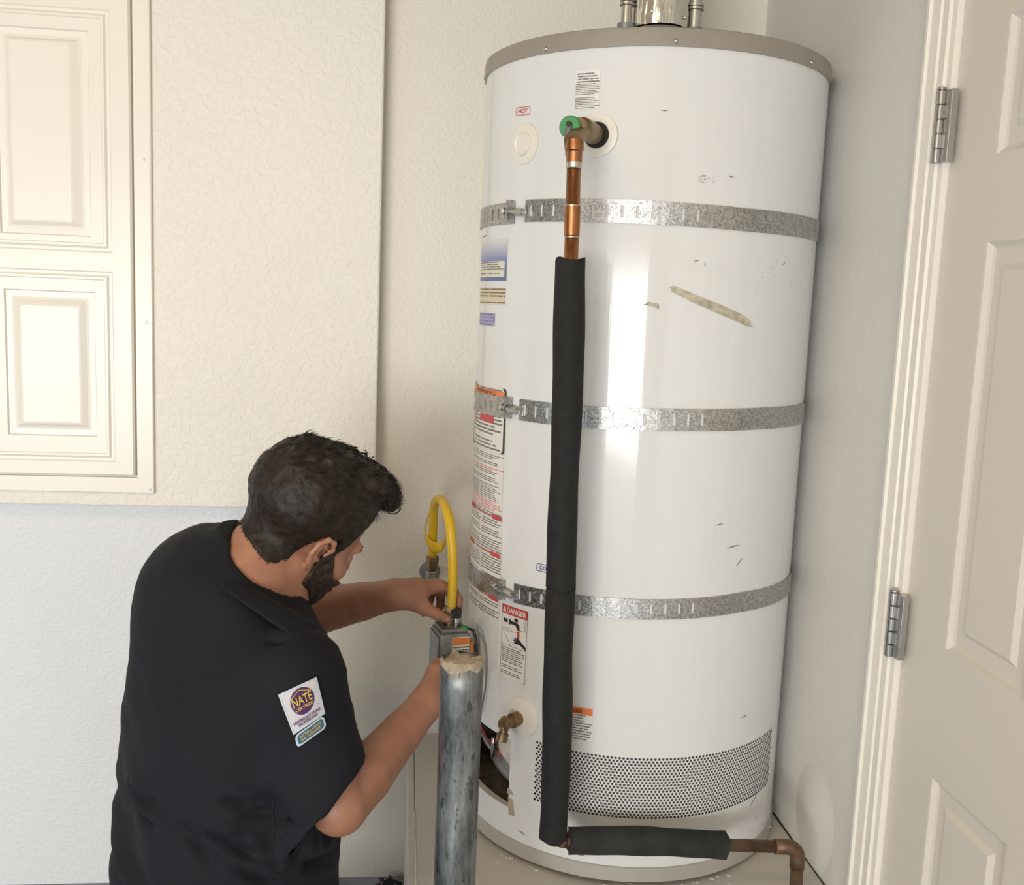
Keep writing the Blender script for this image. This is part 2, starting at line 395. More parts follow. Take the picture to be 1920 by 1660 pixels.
# ---- platform under the heater
pf = empty('heater_platform', (.40, 1.88, 0), 'beige painted low platform box the water heater stands on', 'platform')
MB().box((.0415, 1.50, ZP-.02), (XR-.001, YB-.001, ZP)).build('top_board', M['platform'], pf, bevel=.002)
MB().box((.0262, 1.50, .002), (.0405, YB-.001, ZP)).build('side_board', M['platform'], pf, bevel=.002)
MB().box((.0415, 1.50, .002), (XR-.001, 1.516, ZP-.0205)).build('front_board', M['platform'], pf, bevel=.002)
def bead(pts, r, name, par, mat, n=7):
    sp = spline(pts, 10); rr = [r*(.6+.7*random.random()) for _ in sp]
    sp = [(x+random.uniform(-1, 1)*r*.35, y+random.uniform(-1, 1)*r*.35, z) for x, y, z in sp]
    return MB().tube(sp, rr, n).build(name, mat, par, True)
bead([(.041, 1.51, ZP), (.0412, 1.62, ZP), (.0408, 1.75, ZP), (.041, 1.90, ZP)], .0014, 'caulk_seam', pf, M['caulk'])
bead([(XR-.002, 1.51, ZP+.001), (XR-.002, 1.70, ZP+.001), (XR-.002, 1.9, ZP+.001), (XR-.002, 2.2, ZP+.001)], .0013, 'wall_joint', pf, M['dark'])
fl = MB()
for k in range(46):                                        # flakes of paint and caulk shed on the platform
    if k < 30:
        a = random.uniform(-60, 30); r = .322 + abs(random.gauss(0, .012)); p = Vector((.455 + r*math.sin(rad(a)), 1.947 - r*math.cos(rad(a)), ZP))
    else: p = Vector((random.uniform(.05, .72), random.uniform(1.56, 1.64), ZP))
    s_ = random.uniform(.001, .0028); a = random.uniform(0, 3)
    fl.box((-s_*1.6, -s_*.6, 0), (s_*1.6, s_*.6, s_*.5), Matrix.Translation(p) @ Matrix.Rotation(a, 4, 'Z'))
setp(fl.build('paint_flakes', M['caulk'], pf), kind='stuff')

# ================================================================== water heater
CX, CY, HR = .455, 1.947, .318
def HP(t, z, r=HR): return (CX + r*math.sin(rad(t)), CY - r*math.cos(rad(t)), z)
def patch(mb, t0, t1, z0, z1, r=HR, st=2.5, sz=.2):
    return mb.grid(lambda u, v: HP(t0+(t1-t0)*u, z0+(z1-z0)*v, r), max(1, round(abs(t1-t0)/st)), max(1, round(abs(z1-z0)/sz)), True)
heater = empty('water_heater', (CX, CY, ZP), 'tall white cylindrical gas water heater with beige top rim and perforated base', 'water heater')
ZB, ZT = .394, 1.794
OT0, OT1, OZ0, OZ1 = -90, -50.5, .452, .583                # burner access opening
GT0, GT1, GZ0, GZ1 = -40.2, 53.4, .4865, .6005             # perforated band
jk = MB()
patch(jk, -180, 180, GZ1, ZT, sz=.15); patch(jk, -180, 180, ZB, OZ0)
patch(jk, -180, OT0, OZ0, GZ1); patch(jk, OT0, OT1, OZ1, GZ1); patch(jk, OT1, GT0, OZ0, GZ1)
patch(jk, GT0, GT1, OZ0, GZ0); patch(jk, GT1, 180, OZ0, GZ1)
jacket = jk.build('tank_jacket', M['enamel'], heater, True)
pb = MB(); rows, ncol = 21, 74; dz = (GZ1-GZ0)/rows; dt = (GT1-GT0)/(ncol+.5); hr_ = .00250; ht = math.degrees(hr_/HR)
for j in range(rows):
    z0 = GZ0 + j*dz; off = (j % 2)*.5*dt
    if off: patch(pb, GT0, GT0+off, z0, z0+dz)
    else: patch(pb, GT1-.5*dt, GT1, z0, z0+dz)
    for i in range(ncol):
        t0 = GT0 + off + i*dt; tc, zc = t0+dt/2, z0+dz/2
        out = [(t0+dt, zc), (t0+dt, z0+dz), (tc, z0+dz), (t0, z0+dz), (t0, zc), (t0, z0), (tc, z0), (t0+dt, z0)]
        inn = [(tc+ht*math.cos(k*PI/4), zc+hr_*math.sin(k*PI/4)) for k in range(8)]
        pb.add([HP(*q) for q in out] + [HP(*q) for q in inn], [(k, (k+1) % 8, 8+(k+1) % 8, 8+k) for k in range(8)])
setp(pb.build('perforated_vent', M['enamel'], heater, True), 'perforated air intake band of small round holes')
mb = MB(); patch(mb, GT0-3, GT1+3, GZ0-.01, GZ1+.01, .309); mb.build('vent_baffle', M['baffle'], heater, True)
# cap, base ring, screws
MB().lathe((CX, CY, 0), (0, 0, 1), [(1.7905, .3185), (1.7905, .3212), (1.8140, .3212), (1.8185, .3203), (1.8203, .3175), (1.8210, .02)], 96).build('top_cap', M['beige_metal'], heater, 40)
MB().lathe((CX, CY, 0), (0, 0, 1), [(.3685, .31), (.3685, .3206), (.394, .3206), (.3955, .3190), (.3955, .30)], 96, False).build('base_ring', M['ring'], heater, 40)
for t, z, r in ((-47.7, 1.7975, .3212), (-7.8, 1.7985, .3212), (41, 1.7985, .3212), (-92.5, 1.7945, .3212), (-70.5, .381, .3206), (60, .381, .3206)):
    p = Vector(HP(t, z, r-.0005)); d = Vector((math.sin(rad(t)), -math.cos(rad(t)), 0))
    MB().lathe(p, d, [(0, .0042), (.0012, .0042), (.0026, .003), (.003, .001)], 10).build('screw', M['zinc'], heater, 40)

# burner compartment behind the access opening
mb = MB(); patch(mb, -100, -40, .400, .62, .235); mb.build('burner_chamber', M['dark'], heater, True)
mb = MB()
for t in (OT0, OT1): mb.grid(lambda u, v, t=t: HP(t, OZ0+(OZ1-OZ0)*v, HR-.013*u), 1, 1)
for z in (OZ0, OZ1): mb.grid(lambda u, v, z=z: HP(OT0+(OT1-OT0)*v, z, HR-.013*u), 1, 12)
mb.build('opening_lip', M['plastic_white'], heater)
mb = MB().grid(lambda u, v: HP(-98+54*u, .442+.012*math.sin(9*u+5*v)*v+.010*v, HR-.008-.075*v), 16, 5); mb.build('burner_pan', M['rust'], heater, True, solid=.004)
mb = MB().grid(lambda u, v: HP(-92+42*u, .462+.05*v-.018*(u-.5), HR-.055-.022*math.sin(v*2.4)), 12, 6); mb.build('burner_door', M['grey_steel'], heater, True, solid=.003)
def flap(u, v):
    t = -64+13.6*u; top = .5825; h = .066*(1-.55*(1-u)) * v
    return HP(t, top-h, HR-.012-.012*math.sin(3*u+v*4)-.03*v*(1-u))
MB().grid(flap, 12, 10).build('insulation_flap', M['insul'], heater, True, solid=.006)
MB().tube(spline([HP(-86, .525, .285), HP(-72, .522, .288), HP(-62, .520, .286), HP(-56, .523, .282)], 6), .0055, 10).build('pilot_tube', M['grey_steel'], heater, True)
for k in range(3):
    MB().tube(spline([HP(-84, .548+.006*k, .295), HP(-73, .543+.005*k, .30), HP(-66, .546-.004*k, .297), HP(-62, .56+.004*k, .28)], 6), .0014, 6).build('igniter_wire', M['wire_red'] if k else M['black'], heater, True)
MB().lathe(HP(-65.5, .512, .296), (0, 0, 1), [(0, .004), (.04, .004), (.041, .003)], 10).build('view_tube', M['chrome'], heater, True)
MB().box((-.006, -.003, -.018), (.006, .003, .018), Matrix.Translation(HP(-61.5, .54, .292)) @ Matrix.Rotation(rad(-60), 4, 'Z')).build('igniter_box', M['wire_red'], heater, bevel=.001)

def decal(name, mat, t0, t1, z0, z1, par=heater, off=.0007, tilt=0.0):
    mb = MB(); mb.grid(lambda u, v: HP(t0+(t1-t0)*u, z0+(z1-z0)*v+tilt*(u-.5), HR+off), max(2, round(abs(t1-t0)/2)), 2, True)
    return mb.build(name, mat, par, True)
def poly_decal(name, mat, pts, par=heater, off=.0009):
    # pts (t, z): fan around the middle
    c = np.mean(np.array(pts), 0); mb = MB(); n = len(pts)
    mb.add([HP(*c, HR+off)] + [HP(*p, HR+off) for p in pts], [(0, 1+i, 1+(i+1) % n) for i in range(n)])
    return mb.build(name, mat, par)
def text_mesh(body, res=3, bold=0.0, spacing=1.0):
    cu = bpy.data.curves.new('t', 'FONT'); cu.body = body; cu.align_x = 'LEFT'; cu.resolution_u = res; cu.offset = bold; cu.space_character = spacing
    o = bpy.data.objects.new('t', cu); COL.objects.link(o)
    dg = bpy.context.evaluated_depsgraph_get(); dg.update()
    me = o.evaluated_get(dg).to_mesh(); v = np.array([p.co[:] for p in me.vertices]); f = [tuple(p.vertices) for p in me.polygons]
    o.evaluated_get(dg).to_mesh_clear(); bpy.data.objects.remove(o); bpy.data.curves.remove(cu)
    lo, hi = v.min(0), v.max(0); asp = (hi[0]-lo[0])/max(1e-6, hi[1]-lo[1])
    return (v[:, :2]-lo[:2])/np.maximum(1e-6, hi[:2]-lo[:2]), f, asp
def cyl_text(body, mat, t0, t1, z0, z1, par, off=.0013, bold=0.0, tilt=0.0, name='lettering'):
    v, f, a = text_mesh(body, bold=bold)
    mb = MB().add([HP(t0+(t1-t0)*p[0], z0+(z1-z0)*p[1]+tilt*(p[0]-.5), HR+off) for p in v], f)
    return mb.build(name, mat, par)
def round_rect(w, h, r, n=5):
    out = []
    for cx, cy, a0 in ((w-r, h-r, 0), (r, h-r, 90), (r, r, 180), (w-r, r, 270)):
        for k in range(n+1): a = rad(a0+90*k/n); out.append((cx+r*math.cos(a), cy+r*math.sin(a)))
    return out
def cyl_outline(name, mat, t0, t1, z0, z1, w, r, par, off=.0013, tilt=0.0):
    W_ = rad(t1-t0)*HR; H_ = z1-z0; a = round_rect(W_, H_, r); b = [(x, y) for x, y in round_rect(W_-2*w, H_-2*w, max(r-w, .0002))]
    b = [(x+w, y+w) for x, y in b]; n = len(a)
    mp = lambda p: HP(t0+math.degrees(p[0]/HR), z0+p[1]+tilt*(p[0]/W_-.5), HR+off)
    mb = MB().add([mp(p) for p in a+b], [(i, (i+1) % n, n+(i+1) % n, n+i) for i in range(n)])
    return mb.build(name, mat, par)
PAP, BLK, RED, BLU = (.78, .77, .745, 1), (.05, .05, .055, 1), (.60, .10, .10, 1), (.10, .11, .32, 1)
# printed notice high on the jacket
s_ = decal('printed_notice', microtext('notice_print', (.80, .795, .78, 1), BLK, 15, 30, .02, 1.02, 1.0), -36.8, -29.0, 1.6965, 1.7365)
decal('notice_heading', microtext('notice_heading_print', (.80, .795, .78, 1), BLK, 5, 15, .05, 1.0, 4.0), -36.8, -29.0, 1.7370, 1.7575, s_)
# HOT port, plug and mark
h = cyl_outline('hot_mark', M['ink_red'], -60.2, -53.4, 1.6968, 1.7108, .0011, .004, heater, tilt=-.0015); cyl_text('HOT', M['ink_red'], -59.0, -54.6, 1.7003, 1.7073, h, bold=.02, tilt=-.0015)
def radial(t): return Vector((math.sin(rad(t)), -math.cos(rad(t)), 0))
MB().lathe(HP(-55.6, 1.6490, .3165), radial(-55.6), [(0, .0355), (.004, .035), (.005, .033), (.0045, .021), (.0085, .020), (.0095, .018), (.007, .0145), (.007, .0005)], 40, True).build('port_plug', M['plastic_white'], heater, 35)
MB().lathe(HP(-29.2, 1.6540, .3165), radial(-29.2), [(0, .036), (.004, .0355), (.0052, .033), (.0040, .0215), (-.002, .0195)], 40, False).build('valve_escutcheon', M['plastic_white'], heater, 35)
MB().lathe(HP(-29.2, 1.6540, .3186), radial(-29.2), [(0, .0205), (.0006, .0205), (.0007, .0005)], 32, True).build('valve_port', M['dark'], heater)
# stickers down the left of the jacket
t = NT('blue_label_print'); uv = t.n('ShaderNodeSeparateXYZ', {'Vector': t.co.outputs['UV']})
M['blue_label'] = t.out(t.ramp(uv.outputs[1], [(.0, (.09, .14, .33)), (.5, (.17, .23, .47)), (.95, (.70, .68, .69))]), .3)
b = decal('blue_sticker', M['blue_label'], -87, -62.2, 1.4165, 1.4905)
decal('print_block', microtext('blue_block_print', (.74, .71, .60, 1), BLK, 7, 20, .02, 1.0, 2.2), -86.5, -63.2, 1.4235, 1.4515, b, .0012)
decal('cream_sticker', microtext('cream_print', (.68, .60, .44, 1), (.12, .08, .04, 1), 5, 16, .02, 1.25, 7.0), -86, -62.4, 1.3745, 1.4040)
decal('small_blue_sticker', microtext('small_blue_print', (.33, .37, .58, 1), (.20, .10, .28, 1), 4, 18, .02, 1.1, 3.0), -85, -68.7, 1.3345, 1.3585)
w = decal('warning_sticker', microtext('warning_print', PAP, BLK, 17, 22, .06, .98, 5.0), -89, -59.9, 1.1080, 1.2235, off=.0007)
cyl_outline('black_border', M['ink_black'], -89.6, -59.4, 1.1060, 1.2255, .0052, .007, w)
decal('orange_band', M['ink_orange'], -88, -60.6, 1.196, 1.2195, w, .0012); cyl_text('WARNING', M['ink_black'], -85, -66, 1.2105, 1.2175, w, .0015, .02)
decal('red_band', M['ink_red'], -78.5, -66.5, 1.158, 1.172, w, .0012)
cyl_outline('call_out', M['ink_black'], -80, -66, 1.1495, 1.1625, .0007, .005, w, .0013)
decal('divider', M['ink_black'], -88, -60.6, 1.1447, 1.1453, w, .0012)
MB().lathe(HP(-84, 1.160, HR+.001), radial(-84), [(0, .006), (.0003, .006)], 14).build('thermometer_mark', M['ink_red'], w)
i_ = decal('instruction_sticker', microtext('instruction_print', PAP, BLK, 31, 24, .03, 1.02, 11.0, RED), -88, -59.6, .9965, 1.1050)
decal('safety_sticker', microtext('safety_print', PAP, BLK, 15, 30, .05, 1.1, 21.0, None, 2), -88, -59.3, .9270, .9950)
g = decal('lighting_sticker', microtext('lighting_print', PAP, BLK, 26, 30, .05, 1.1, 31.0, None, 2), -88, -58.9, .7990, .9265)
for zc in (.9885, .9185, .8360):
    decal('red_band', M['ink_red'], -65.3, -59.3, zc-.0045, zc+.0035, g, .0012); decal('red_band', M['ink_red'], -88, -80.5, zc-.0045, zc+.0035, g, .0012)
    decal('heading', microtext('heading_print_%d' % int(zc*1000), PAP, (.28, .05, .06, 1), 1, 16, .0, 1.3, zc*40), -80.3, -65.5, zc-.005, zc+.004, g, .0012)
# DANGER sticker
d_ = decal('danger_sticker', M['paper'], -57.2, -45.2, .6960, .8345)
cyl_outline('black_border', M['ink_black'], -57.0, -45.4, .6975, .8330, .0006, .0006, d_)
decal('red_header', M['ink_red'], -57.1, -45.3, .8175, .8340, d_, .0010)
cyl_text('DANGER', M['paper'], -54.6, -45.9, .8208, .8306, d_, .0014, .025)
mb = MB().add([HP(-56.7, .8212, HR+.0014), HP(-54.95, .8212, HR+.0014), HP(-55.8, .8310, HR+.0014)], [(0, 1, 2)]); mb.build('alert_triangle', M['paper'], d_)
decal('small_print', microtext('danger_print', (.78, .77, .75, 1), BLK, 15, 17, .0, .98, 41.0), -56.6, -45.9, .7000, .7560, d_, .0010)
decal('divider', M['ink_black'], -57, -45.4, .7595, .7601, d_, .0011)
# pictogram: two taps, spout, basin lines, hand
def blob(pts, mat, name): return poly_decal(name, mat, pts, d_, .0012)
def disc_pts(t, z, rt_, rz_, n=14): return [(t+rt_*math.cos(2*PI*k/n), z+rz_*math.sin(2*PI*k/n)) for k in range(n)]
for tt in (-55.6, -54.6): blob(disc_pts(tt, .8052, .55, .0042), M['ink_black'], 'tap_mark')
blob(disc_pts(-53.0, .8050, .55, .0055), M['ink_black'], 'tap_mark'); blob(disc_pts(-50.2, .8115, .9, .0035), M['ink_black'], 'tap_mark')
blob([(-53, .807), (-49.9, .8075), (-48.8, .804), (-48.4, .793), (-49.4, .793), (-49.9, .8010), (-53, .802)], M['ink_black'], 'spout_mark')
blob([(-50.6, .7790), (-51.0, .7770), (-48.9, .7735), (-51.3, .7745), (-51.4, .7725), (-48.9, .7705), (-50.9, .7690), (-50.7, .7672), (-48.2, .7680), (-45.6, .7600), (-45.6, .7655), (-48.1, .7755), (-49.2, .7800), (-49.6, .7790), (-49.2, .7760)], M['ink_black'], 'hand_mark')
decal('water_mark', M['ink_red'], -49.6, -48.5, .7790, .7915, d_, .0011)
for a, b2 in (((-57, .789), (-52, .7925)), ((-48.2, .7935), (-45.4, .796)), ((-56.3, .785), (-52.2, .7605)), ((-56.3, .785), (-50, .789)), ((-46.3, .833), (-46.3, .796))):
    dt_, dz_ = b2[0]-a[0], b2[1]-a[1]; L = math.hypot(rad(dt_)*HR, dz_); nx, nz = -dz_/L*.00035, rad(dt_)*HR/L*.00035; nx = math.degrees(nx/HR)
    poly_decal('basin_line', M['ink_black'], [(a[0]+nx, a[1]+nz), (b2[0]+nx, b2[1]+nz), (b2[0]-nx, b2[1]-nz), (a[0]-nx, a[1]-nz)], d_, .0011)
# COLD port mark, half behind the foam sleeve
c_ = cyl_outline('cold_mark', M['ink_blue'], -42.8, -35.6, .9125, .9265, .0011, .004, heater); cyl_text('COLD', M['ink_blue'], -41.7, -36.8, .9160, .9230, c_, bold=.02)
w2 = decal('warning_notice', microtext('warning_notice_print', (.79, .785, .77, 1), BLK, 10, 18, .0, 1.0, 51.0), -32, -21.2, .6215, .6690)
decal('orange_band', M['ink_orange'], -32, -21.2, .6690, .6815, w2, .0008); cyl_text('WARNING', M['ink_black'], -31.2, -24.6, .6715, .6785, w2, .0012, .02)
# wear: old adhesive, scuffs and foil tape
def strip_decal(name, mat, top, bot, par=heater, off=.0010, n=28):
    T_, B_ = np.array(top), np.array(bot); ip = lambda K, u: (np.interp(u, np.linspace(0, 1, len(K)), K[:, 0]), np.interp(u, np.linspace(0, 1, len(K)), K[:, 1]))
    def fn(u, v):
        a, c = ip(B_, u), ip(T_, u); return HP(a[0]+(c[0]-a[0])*v, a[1]+(c[1]-a[1])*v, HR+off)
    return MB().grid(fn, n, 3).build(name, mat, par, True)
strip_decal('adhesive_streak', M['residue'], [(-5.0, 1.4145), (-3.8, 1.4168), (2.0, 1.4048), (9.7, 1.3909), (18.2, 1.3750), (22.4, 1.3620)], [(-4.7, 1.4070), (-3.0, 1.4035), (2.8, 1.3890), (11.0, 1.3732), (18.0, 1.3605), (20.8, 1.3552)])
poly_decal('adhesive_streak', M['residue'], [(-12.4, 1.3838), (-11.0, 1.3905), (-10.4, 1.3880), (-8.2, 1.3865), (-8.3, 1.3780), (-9.6, 1.3810)])
for a in ((-5.4, 1.4125, -4.0, 1.417), (20.6, 1.3555, 23.3, 1.3565), (2.0, 1.4045, 1.5, 1.3925), (9.6, 1.391, 9.1, 1.378), (-.9, 1.411, -1.4, 1.399), (-8.4, 1.387, -8.1, 1.377), (-12.9, 1.384, -10.8, 1.386), (-10.8, 1.692, -8.6, 1.6925), (1.6, 1.593, 4, 1.5945), (10.2, 1.597, 12.4, 1.595), (1.2, 1.457, 3.2, 1.4595), (4.8, 1.457, 5.0, 1.449), (18.4, .974, 24.4, .979), (23, .940, 26, .956), (14.3, 1.016, 17, 1.0185), (16.3, 1.366, 17.2, 1.3675), (24.9, 1.437, 25.7, 1.438), (30.2, 1.441, 31, 1.442), (38.5, .467, 44, .489), (43, .434, 45, .438), (-46, .418, -42, .4125), (-24, .407, -21, .4085), (30, .655, 33.5, .657), (34, 1.46, 35.4, 1.466), (-86, 1.4975, -78, 1.5005)):
    L_ = math.hypot(rad(a[2]-a[0])*HR, a[3]-a[1]); wd = min(.0011, .0004+L_*.05)
    nx, nz = -(a[3]-a[1])/L_*wd, rad(a[2]-a[0])*HR/L_*wd; nx = math.degrees(nx/HR)
    poly_decal('scuff_mark', M['scuff'], [(a[0], a[1]), ((a[0]+a[2])/2+nx, (a[1]+a[3])/2+nz), (a[2], a[3]), ((a[0]+a[2])/2-nx, (a[1]+a[3])/2-nz)])
for k in range(26):
    a, z = 1+5*random.random()*1.0, 1.583+.012*random.random(); poly_decal('scuff_mark', M['scuff'], [(a, z), (a+.12, z+.0015*random.random()), (a+.25, z), (a+.1, z-.0009)])
poly_decal('masking_tape', M['tan_tape'], [(-50.6, .473), (-48.3, .470), (-47.4, .4415), (-50.0, .4375)]); poly_decal('masking_tape', M['tan_tape'], [(-51.0, .489), (-50.3, .4905), (-48.6, .483), (-48.5, .480), (-51.0, .4775)])
# drain cock in its white boss
MB().lathe(HP(-45.8, .6370, .3170), radial(-45.8), [(0, .0365), (.004, .0355), (.007, .029), (.009, .019), (.009, .0005)], 36).build('drain_boss', M['plastic_white'], heater, 50)
rd = radial(-46.5); p0 = Vector(HP(-46.5, .6345, .325))
dv = MB().lathe(p0, rd, [(0, .0125), (.008, .0125), (.009, .0135), (.019, .0135), (.020, .010), (.034, .010), (.035, .0115), (.044, .0115), (.045, .009)], 20).build('drain_cock', M['brass'], heater, 40)
q = p0 + rd*.036; MB().lathe(q, Vector((-.25, -.25, -1)), [(0, .008), (.016, .008), (.017, .0105), (.031, .0105), (.031, .008), (.026, .0075)], 20).build('hose_outlet', M['brass'], dv, 40)
MB().tube([q+Vector((0, 0, .004)), q+Vector((-.004, -.004, .012))], [.009, .006], 12).build('stem', M['brass'], dv, 40)

# ---- seismic straps
def z_of(knots, t): return float(np.interp(t, [k[0] for k in knots], [k[1] for k in knots]))
def strap(label, zt, h, tl, tr, slot_end):
    st = empty('seismic_strap', (CX, CY, zt[0][1]), label, 'strap', 'galvanised straps around the heater')
    pit = math.degrees(.0245/HR); sw = math.degrees(.0048/HR)
    def band(name, a, b, slots):
        mb = MB(); r = HR+.0016
        cuts = [a]; kinds = []
        t = a + pit*.45
        while t + sw < b - .3 and t < slots[1]:
            if t > slots[0]: cuts += [t, t+sw]; kinds += [0, 1]
            t += pit
        while cuts[-1] < b - 5: cuts.append(cuts[-1]+4); kinds.append(0)
        cuts.append(b); kinds.append(0)
        for (c0, c1), kd in zip(zip(cuts[:-1], cuts[1:]), kinds):
            rows_ = [(0, 1)] if not kd else [(0, .24), (.76, 1)]
            n = max(1, round((c1-c0)/2.5))
            for q0, q1 in rows_:
                mb.grid(lambda u, v: HP(c0+(c1-c0)*u, z_of(zt, c0+(c1-c0)*u) - h*(1-(q0+(q1-q0)*v)), r), n, 1)
            if not kd and (c1-c0) > pit*.5:      # keep the plain field cut in three so that the slots line up
                pass
        return mb.build(name, M['galv'], st, False, solid=.0016)
    band('band', tr, 150, (-180, slot_end)); band('band', -150, tl, (-150, tl))
    zc = (z_of(zt, tl)+z_of(zt, tr))/2 - h/2
    # turned-out end tab, bolt, nut and barrel
    Mz = lambda t, r, z: Matrix.Translation(HP(t, z, r)) @ Matrix.Rotation(rad(t), 4, 'Z')
    MB().box((-.0012, -.017, -h/2), (.0012, .001, h/2), Mz(tl, HR+.003, zc+.001)).build('end_tab', M['galv'], st, bevel=.0005)
    MB().box((-.0012, -.006, -h*.25), (.0012, .001, h*.25), Mz(tr+1.5, HR+.003, zc-.002)).build('end_tab', M['galv'], st, bevel=.0005)
    A, B = Vector(HP(tl-3.6, zc+.002, HR+.013)), Vector(HP(tr+1.2, zc-.003, HR+.0125)); d = (B-A).normalized()
    MB().tube([A, B], .0042, 12).build('bolt', M['zinc'], st, 40)
    MB().lathe(A+d*.001, d, [(0, .0062), (.001, .0078), (.007, .0078), (.008, .0062)], 6).build('nut', M['zinc'], st)
    MB().lathe(A+d*((B-A).length*.50), d, [(0, .0062), (.0008, .0072), ((B-A).length*.42, .0066), ((B-A).length*.43, .005)], 6).build('bolt_sleeve', M['zinc'], st)
strap('galvanised slotted steel strap around the heater near its top', [(-150, 1.5515), (-60, 1.5525), (-53, 1.5545), (-22, 1.5520), (18, 1.5475), (60, 1.5475), (150, 1.5475)], .0372, -58.8, -53.6, 3.5)
strap('galvanised slotted steel strap around the middle, crossing the orange-and-black sticker', [(-150, 1.2085), (-84, 1.2075), (-57, 1.2120), (-29, 1.2115), (0, 1.2155), (30, 1.2175), (60, 1.2160), (150, 1.2160)], .0375, -56.2, -52.6, 9)
strap('lowest galvanised slotted steel strap around the heater, above the danger sticker', [(-150, .8680), (-84, .8690), (-57, .8775), (-40, .8815), (-15, .8855), (26, .8920), (60, .8875), (150, .8875)], .0355, -56.0, -51.6, 9)

# ---- on top: flue and water nipples
fl = empty('flue_pipe', (CX, CY, 1.83), 'shiny foil-wrapped flue pipe rising from the top of the heater', 'flue')
MB().lathe((CX+.004, CY, 1.8212), (0, 0, 1), [(0, .070), (.045, .066), (.060, .058), (.072, .0535), (.072, .04)], 40, False).build('draft_hood', M['grey_steel'], fl, 50)
def duct(u, v):
    a = 2*PI*u; k = .0012*math.sin(9*a+11*v)+.0009*math.sin(17*a-23*v)
    return (CX+.004+(.0515+k)*math.cos(a), CY+(.0515+k)*math.sin(a), 1.897+.67*v)
MB().grid(duct, 72, 40).build('foil_duct', M['foil'], fl, True)
for dx_, dz_ in ((.045, 1.914), (-.03, 1.918)): MB().lathe((CX+.004+dx_*.86, CY-.0515*math.sqrt(1-(dx_*.86/.0515)**2), dz_), (0, -1, 0), [(0, .0035), (.002, .003), (.003, .001)], 8).build('screw', M['zinc'], fl, 40)
for dx_, lab, rr in ((-.0605, 'steel water nipple standing beside the flue, over the HOT port side', .0105), (.0705, 'steel water nipple on the door side of the flue', .0125)):
    n_ = empty('water_nipple', (CX+dx_, CY, 1.828), lab, 'pipe', 'water nipples on top of the heater')
    MB().lathe((CX+dx_, CY, 1.8212), (0, 0, 1), [(0, .0165), (.083, .0165), (.077, rr+.001)], 20, True).build('bushing', M['grey_steel'], n_, 40)
    MB().lathe((CX+dx_, CY, 1.900), (0, 0, 1), [(0, rr), (.25, rr)], 20, True).build('pipe', M['zinc'], n_, 40)
    MB().lathe((CX+dx_, CY, 1.936), (0, 0, 1), [(0, rr+.001), (.001, rr+.0035), (.0055, rr+.0035), (.0065, rr+.001), (.0075, rr+.0035), (.012, rr+.0035), (.013, rr+.001)], 20, True).build('collar', M['zinc'], n_, 40)

# ---- temperature and pressure valve with its copper discharge line
PT, PBt = Vector((.2490, 1.575, 1.628)), Vector((.2685, 1.575, .4815))
rv = empty('relief_line', (.2685, 1.575, ZP), 'copper relief line with green-capped brass valve running down the heater front', 'pipe')
r0 = radial(-29.5)
vb = MB().lathe(HP(-29.5, 1.654, .312), r0, [(0, .0135), (.012, .0135), (.018, .0165), (.036, .0160), (.040, .0170), (.072, .0170), (.076, .0130), (.096, .0130)], 24).build('valve_body', M['brass'], rv, 40)
vc = Vector(HP(-29.5, 1.654, .372)); MB().lathe(vc+Vector((0, 0, .002)), Vector((PT.x-vc.x, PT.y-vc.y, PT.z-vc.z)), [(0, .0140), ((vc-PT).length-.004, .0140), ((vc-PT).length-.003, .0150), ((vc-PT).length+.006, .0150)], 20).build('outlet', M['brass'], vb, 40)
cp = Vector(HP(-30.9, 1.6515, .4015)); MB().lathe(cp, r0, [(0, .012), (.002, .0172), (.013, .0172), (.016, .015), (.0168, .0015)], 20).build('green_cap', M['green'], rv, 40)
lv = Vector(HP(-30.6, 1.6545, .4195))
def lever(u, v):
    z = -.001-.047*v; bow = .007*math.sin(PI*min(1, v*1.1)); wv = .0046*(1-.2*v)
    s2 = Vector((r0.y, -r0.x, 0)); return lv + r0*(.002+bow) - s2*((u-.5)*2*wv) + Vector((0, 0, z))
MB().grid(lever, 2, 10).build('test_lever', M['grey_steel'], rv, True, solid=.0022)
MB().tube([lv-r0*.004, lv+r0*.006], .004, 10).build('lever_pivot', M['black'], rv, 40)
ax = (PBt-PT).normalized()
pth = bent([PT, PBt, (.70, 1.575, .4605), (.703, 1.575, ZP+.0006)], .022, 7)
MB().tube(pth[:2], .0111, 18).build('copper_riser', M['copper'], rv, True)
MB().tube(pth[1:-1] if False else pth[1:9], .0128, 18).build('elbow', M['old_copper'], rv, True)
MB().tube(pth[8:10], .0108, 18).build('copper_run', M['old_copper'], rv, True)
MB().tube(pth[9:], .0111, 18).build('drop_pipe', M['old_copper'], rv, True)
MB().tube([Vector(pth[9])+Vector((-.020, 0, .0009)), *pth[9:17], Vector(pth[16])+Vector((.0006, 0, -.016))], .0130, 18).build('elbow', M['old_copper'], rv, True)
def on(z): return PT + ax*((z-PT.z)/ax.z)
MB().lathe(on(1.630), ax, [(0, .0135), (.010, .0145), (.016, .0145), (.018, .0125), (.034, .0125)], 20).build('adapter', M['copper'], rv, 40)
MB().lathe(on(1.597), ax, [(0, .0115), (.001, .0128), (.009, .0126), (.010, .0115)], 20).build('solder_joint', M['solder'], rv, 40)
MB().lathe(on(1.532), ax, [(0, .0112), (.001, .0124), (.046, .0124), (.047, .0112)], 20).build('coupling', M['copper'], rv, 40)
for z in (1.5325, 1.4850): MB().lathe(on(z), ax, [(0, .0110), (.0006, .0128), (.0022, .0128), (.003, .0110)], 20).build('solder_joint', M['solder'], rv, 40)
